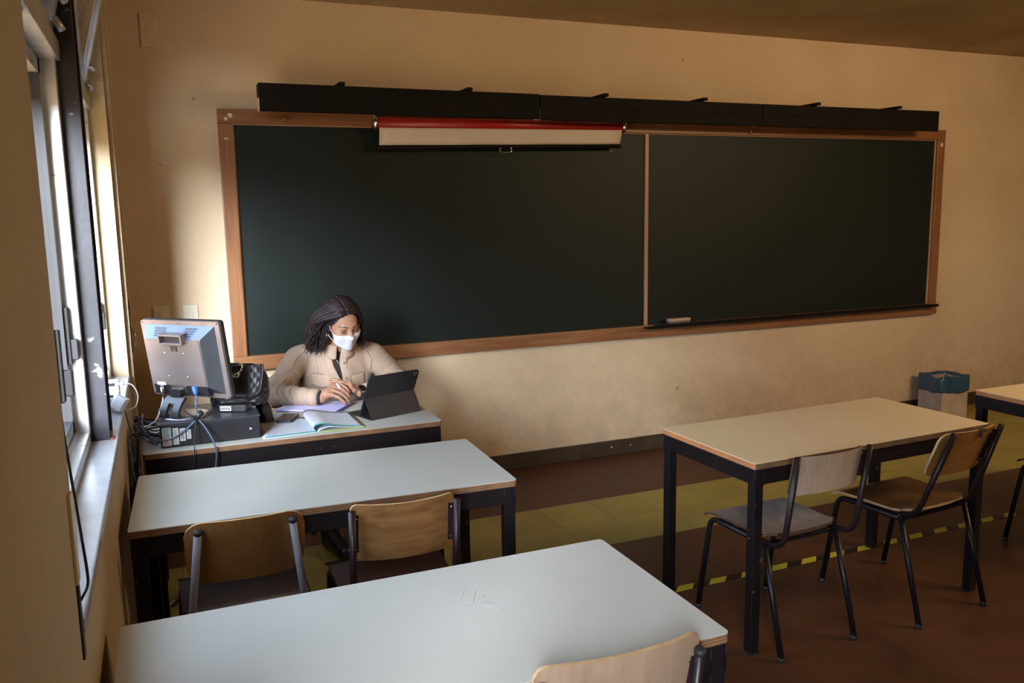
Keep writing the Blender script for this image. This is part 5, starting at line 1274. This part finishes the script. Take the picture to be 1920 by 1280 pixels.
# collar: two folded leaves standing around the neck
for s in (-1, 1):
    rows = []
    for i in range(13):
        a = i / 12; ang = math.radians(180 * a * .92 + 4)
        bx, by_ = .985 + s * .064 * math.sin(ang), -.612 + .060 * math.cos(ang) * -1
        zz = 1.000 + .022 * a
        inn = Vector((bx, by_, zz)); outp = Vector((.985 + s * .088 * math.sin(ang) + s * .012 * (1 - a), -.612 - .085 * math.cos(ang) - .010 * (1 - a), zz - .040 - .022 * (1 - a) ** 2))
        topp = inn + Vector((0, 0, .018)); rows.append([inn, topp, (topp + outp) / 2 + Vector((s * .006, 0, .006)), outp])
    rows = [[Vector(p_) for p_ in r_] for r_ in rows]
    o = MB().grid(rows).build('collar', pk, P, world=True); o.parent = jk
    mo = o.modifiers.new('s', 'SUBSURF'); mo.levels = 1; mo.render_levels = 1; mo = o.modifiers.new('t', 'SOLIDIFY'); mo.thickness = .004
# pocket flaps
for x0, x1, z0, s in ((.840, .932, .866, -1), (1.042, 1.112, .852, 1)):
    rows = []
    for i in range(9):
        v = i / 8; row = []
        for k in range(13):
            u = k / 12; row.append(surf(x0 + (x1 - x0) * u, z0 - v * (.056 + .012 * (1 - abs(u * 2 - 1))) + .010 * (u - .5) * s, off=.0055))
        rows.append(row)
    o = MB().grid(rows).build('pocket_flap', pk, P, world=True); o.parent = jk; mo = o.modifiers.new('t', 'SOLIDIFY'); mo.thickness = .003
    seam([(x0 + (x1 - x0) * u, z0 + .010 * (u - .5) * s + .004) for u in (0, .25, .5, .75, 1)])
    seam([(x0 + (x1 - x0) * u, z0 - .056 - .012 * (1 - abs(u * 2 - 1)) + .010 * (u - .5) * s) for u in (0, .2, .4, .5, .6, .8, 1)], off=.007)
    if s > 0: button((x0 + x1) / 2, z0 - .052, r=.006)
seam([(.862, 1.002), (.835, .988), (.800, .975), (.770, .955), (.752, .935), (.742, .915)], r=.0016); seam([(.838, .985), (.832, .955), (.822, .920), (.812, .885), (.806, .860)], r=.0016)
seam([(1.110, .988), (1.135, .965), (1.150, .930), (1.150, .895), (1.143, .865)], r=.0016)
seam([(.865, .985), (.868, .94), (.872, .90), (.874, .872)], r=.0009)
# cuffs
for k, col in (('R', jacket_m), ('L', jacket_m)):
    a, b, c = [Vector(q) for q in ARMS[k]]; d = (c - b).normalized(); e = b + (c - b) * (.83 if k == 'R' else .80)
    o = MB().tube([e - d * .010, e, e + d * .030, e + d * .032], [.0405, .0435, .0415, .036], 28).build('cuff', pk, P, world=True); o.parent = jk
    if k == 'R':
        o = MB().tube([e + d * .028, e + d * .040, e + d * .049], [.035, .0335, .031], 28).build('black_sleeve_end', shirt_m, P, world=True)
bp_ = Vector(ARMS['R'][1]) + (Vector(ARMS['R'][2]) - Vector(ARMS['R'][1])) * .86
o = MB().tube([bp_ + Vector((.0, -.0395, -.012)), bp_ + Vector((0, -.0450, -.014))], .0068, 14).build('button', but, P, world=True); o.parent = jk
# trousers and shoes
T_ = Field()
T_.ell((.990, -.405, .560), (.184, .146, .108), None, .05)
Sh = Field()
for hp, kn, an, to in (((.905, -.42, .540), (.890, -.850, .545), (.868, -.840, .085), (.905, -1.005, .035)), ((1.085, -.42, .540), (1.120, -.850, .545), (1.130, -.800, .085), (1.150, -.985, .035))):
    T_.cone(hp, kn, .094, .072, .04); T_.cone(kn, (an[0], an[1], .105), .068, .054, .03)
    Sh.cone((an[0], an[1], .16), (an[0], an[1] + .01, .05), .044, .042, .02); Sh.cone((an[0], an[1] + .005, .045), to, .044, .037, .02); Sh.cone((an[0], an[1], .09), (to[0], to[1], .038), .047, .037, .02); Sh.cone((an[0], an[1] + .02, .03), (to[0], to[1], .026), .040, .032, .02)
Vt, Ft = T_.mesh(.007, 0, lambda Q: .004 * np.sin(Q[:, 2] * 60 + 4 * np.sin(Q[:, 0] * 30)) * (Q[:, 2] < .5), hi=np.array((2, 0, .66)))
np_obj('trousers', Vt, Ft, trouser_m, P, 1)
Vh, Fh = Sh.mesh(.006, 0, lo=np.array((0, -2, -.02)))
Vh[:, 2] = np.maximum(Vh[:, 2], .0005)
np_obj('shoes', Vh, Fh, shoe_m, P, 1)
# watch on her left wrist
Wv, Ev = Vector(ARMS['L'][2]), Vector(ARMS['L'][1]); dd = (Wv - Ev).normalized(); wc = Wv + dd * .010
wt = MB().tube([wc - dd * .011, wc - dd * .010, wc + dd * .010, wc + dd * .011], [.0262, .0285, .0282, .0262], 28).build('watch_strap', dk, P, world=True)
fn = Vector((-.42, -.78, .62)); fn = (fn - dd * fn.dot(dd)).normalized(); s_ = dd.cross(fn).normalized()
WM = Matrix((dd, s_, fn)).transposed().to_4x4(); WM.translation = wc + fn * .0275
m_ = MB().prism(rounded_rect(-.0175, -.0205, .0175, .0205, .007), 0, .008); m_.v = [tuple(WM @ Vector(v)) for v in m_.v]; cs = m_.build('watch_case', mat('rose_steel', (.75, .70, .72), rough=.25, metal=1), P, world=True); cs.parent = wt
m_ = MB().prism(rounded_rect(-.0150, -.0180, .0150, .0180, .005), .0081, .0088); m_.v = [tuple(WM @ Vector(v)) for v in m_.v]; cs = m_.build('watch_screen', mat('watch_glass', (.01, .01, .012), rough=.06), P, world=True); cs.parent = wt
# ring on the right middle finger region
o = MB().torus((.921, -.9425, .841), .0100, .0013, Vector((.038, -.025, -.010)), 18, 6).build('ring', chrome, P, world=True)
# pen in her right hand
pn = thing('pen', 'white pen held in the right hand of the woman', 'pen', (.94, -.93, .77))
ptip, pend = Vector((.980, -.9680, .767)), Vector((.914, -.948, .866)); pd = (pend - ptip).normalized()
MB().tube([ptip + pd * .012, ptip + pd * .10, pend], .0044, 12).build('barrel', wht, pn, world=True)
MB().tube([ptip, ptip + pd * .0125], [.0008, .0040], 12).build('tip', dk, pn, world=True)

# face mask: a cup lofted from rays around the face
FH = HB
rows = []; nU, nV = 34, 20
cz = Hd((0, .015, -.040))
for j in range(nV + 1):
    v = j / nV; row = []
    for i in range(nU + 1):
        u = i / nU * 2 - 1; ang = math.radians(64) * u
        topz = -.016 - .006 * u * u; botz = -.124 + .046 * abs(u) ** 1.7
        z = topz + (botz - topz) * v
        dr = np.array((math.sin(ang), math.cos(ang), 0.0)); st = np.linspace(.015, .15, 90)
        Q = HC + (np.array((0, .010, z))[None] + st[:, None] * dr[None]) @ R.T
        d = FH.ev(Q); k = np.where(d < 0)[0]; rr_ = st[k[-1]] if len(k) else .055
        row.append([rr_, dr, z, u])
    rows.append(row)
rad = np.array([[c[0] for c in r_] for r_ in rows])
rad0 = rad.copy()
# taut cloth: bridge hollows from nose to chin, then relax
for it in range(60):
    sm = rad.copy(); sm[1:-1] = (rad[:-2] + rad[2:]) / 2; rad = np.maximum(rad, sm * .9995 if it < 50 else sm)
for it in range(3):
    sm = rad.copy(); sm[1:-1, 1:-1] = (rad[:-2, 1:-1] + rad[2:, 1:-1] + rad[1:-1, :-2] + rad[1:-1, 2:]) / 4; rad = sm
rad = np.maximum(rad, rad0)
for j in range(nV + 1):
    for i in range(nU + 1):
        _, dr, z, u = rows[j][i]; v = j / nV
        r0 = rad[j, i] + .0055 + .004 * math.sin(PI * v) * (1 - u * u) + .0016 * math.exp(-((u) / .05) ** 2)
        rows[j][i] = Vector(Hd((dr * r0 + np.array((0, .010, z)))))
mk = MB().grid(rows).build('face_mask', mask_m, P, world=True); mo = mk.modifiers.new('t', 'SOLIDIFY'); mo.thickness = .0016
rim_ = [r_[0] for r_ in rows] + rows[-1][1:] + [r_[-1] for r_ in rows[::-1]][1:] + rows[0][::-1][1:]
o = MB().tube(rim_, .0014, 6).build('hem', mask_m, P, world=True); o.parent = mk
for s, side in ((-1, 0), (1, -1)):
    a = rows[1][side]; b = rows[-2][side]
    e1, e2, e3 = Vector(Hd((s * .078, .014, .012))), Vector(Hd((s * .080, -.022, .012))), Vector(Hd((s * .079, -.016, -.034)))
    o = MB().tube(spline([a, (a + e1) / 2 + Vector(R[:, 0] * s * .004), e1, e2, e3, (e3 + b) / 2 + Vector(R[:, 0] * s * .006), b], 6), .0014, 6).build('ear_loop', mask_m, P, world=True); o.parent = mk
# hoop earring, chain and cross
c_ = Vector(Hd((-.086, .002, -.050)))
MB().torus(c_, .0135, .0014, Vector(R[:, 1]) * .5 + Vector(R[:, 0]), 22, 6).build('hoop_earring', gold, P, world=True)
c_ = Vector(Hd((.086, .002, -.050))); MB().torus(c_, .0135, .0014, Vector(R[:, 1]) * -.5 + Vector(R[:, 0]), 22, 6).build('hoop_earring', gold, P, world=True)
def ss(x, z, off=.002): return surf(x, z, S, off=off)
nk = MB().tube(spline([ss(.955, .985), ss(.962, .955), ss(.975, .925), ss(.990, .900), ss(1.003, .885), ss(1.010, .905), ss(1.016, .94), ss(1.020, .975)], 5), .0011, 6).build('necklace', gold, P, world=True)
c_ = ss(1.003, .870, .0035)
o = MB().box((c_.x - .0018, c_.y - .001, c_.z - .020), (c_.x + .0018, c_.y + .001, c_.z + .014)).box((c_.x - .009, c_.y - .001, c_.z + .001), (c_.x + .009, c_.y + .001, c_.z + .0046)).build('cross_pendant', gold, P, world=True); o.parent = nk

# hair: under-shell and many tapering locks falling from a parting to the shoulders
HF = Field()
HF.ell(Hd((0, -.022, .034)), (.082, .096, .090), R, .02)
for s in (-1, 1): HF.cone(Hd((s * .066, -.022, .02)), Hd((s * .076, -.030, -.090)), .030, .030, .03)
HF.cone(Hd((0, -.070, .01)), Hd((-.02, -.075, -.10)), .050, .046, .03)
HF.cone(Hd((-.075, -.040, .03)), Hd((-.105, -.050, -.075)), .030, .032, .03)
def hwarp(Q):
    q = (Q - HC) @ R; x, y, z = q[:, 0], q[:, 1], q[:, 2]
    # keep the face clear: hairline arc
    line = .060 - .9 * np.maximum(0, np.abs(x) - .045) * 6.0
    face = np.minimum(y - (.020 + .12 * np.maximum(0, z - .03)), .072 - z - 2.2 * np.maximum(0, np.abs(x + .006) - .02) ** 1.1 * .9)
    face = np.minimum(face, .078 - np.abs(x))
    return np.clip(face, 0, .03) * 2.0 + .0016 * np.sin(np.arctan2(x, y) * 60)
Vc, Fc2 = HF.mesh(.004, 0, hwarp)
rh = random.Random(5); hm = MB()
part = -.014
skull = Field(); skull.ell(Hd((0, -.016, .032)), (.080, .096, .088), R, .02); skull.ell(Hd((0, .020, -.030)), (.066, .060, .085), R, .03)
def push(p, off):
    for _ in range(4):
        d = float(skull.ev(np.array([p]))[0])
        if d >= off: break
        g = np.array([float(skull.ev(np.array([p + e]))[0]) - d for e in np.eye(3) * 1e-3]) / 1e-3; g /= np.linalg.norm(g) + 1e-9
        p = p + g * (off - d)
    return p
nl = 430
for i in range(nl):
    s = -1 if rh.random() < .62 else 1
    t0 = rh.random()                                   # 0 front hairline ... 1 back of the crown
    root = np.array((part + s * .004 * rh.random(), .070 - .130 * t0, .098 + .016 * math.sin(PI * min(1, t0 * 1.1))))
    az = math.radians(8 + 140 * t0 + 12 * (rh.random() - .5))      # direction the lock leaves the parting, 0 = sideways-front
    side = np.array((s * math.sin(math.radians(90)) * 1.0, 0, 0))
    L = 1.0; amp = .008 + .012 * rh.random(); ph = rh.random() * 6.28; fr = 1.5 + 1.2 * rh.random()
    ex_ = s * (.070 + .016 * rh.random()) if s > 0 else -(.076 + .062 * rh.random() ** 1.3); ey_ = (.028 if s > 0 else -.012) - (.115 if s > 0 else .080) * t0 + .014 * (rh.random() - .5)
    if t0 > .7: ex_ *= (1 - (t0 - .7) / .3 * .8 * rh.random())
    low = -.125 - .035 * rh.random() - (.012 if s < 0 else 0)
    ctr = [root, root + np.array((s * .036, -.004 - .01 * t0, -.010)), np.array((ex_ * .98, ey_ + .012, .040)), np.array((ex_ * 1.10, ey_, -.020 + .01 * rh.random())), np.array((ex_ * 1.22, ey_ - .008, -.075)), np.array((ex_ * (1.22 + .10 * rh.random()), ey_ + .012 * (rh.random() - .3), low))]
    ctr_w = [Hd(c) for c in ctr]
    # below the chin gravity takes over: pull towards straight down in the world
    ctr_w[4][2] -= .004; ctr_w[5] = ctr_w[4] + np.array((.012 * (rh.random() - .5) + s * .010, .012 * (rh.random() - .5) - .006, -.050 - .030 * rh.random()))
    if t0 < .30: ctr_w[2] = ctr_w[2] + R[:, 1] * .004
    pts = spline(ctr_w, 5); n_ = len(pts); out = []
    offb = .004 + .010 * rh.random()
    for k, p_ in enumerate(pts):
        w = k / (n_ - 1); p2 = push(np.array(p_), offb)
        wav = amp * w * math.sin(ph + w * 6.28 * fr); p2 = p2 + R[:, 1] * wav + R[:, 0] * amp * .6 * w * math.cos(ph + w * 6.28 * fr)
        out.append(Vector(p2))
    hm.tube(out, [(.0036 + .0024 * math.sin(PI * min(1, .2 + k / n_ * .9))) * (1 - .50 * (k / (n_ - 1)) ** 4) for k in range(n_)], 6, flat=.55)
Vc = relax(Vc, Fc2, 4)
hm.add([tuple(v) for v in Vc], [tuple(int(a) for a in f) for f in Fc2], 0, True)
hm.build('hair', hair_m, P, world=True, recalc=True)
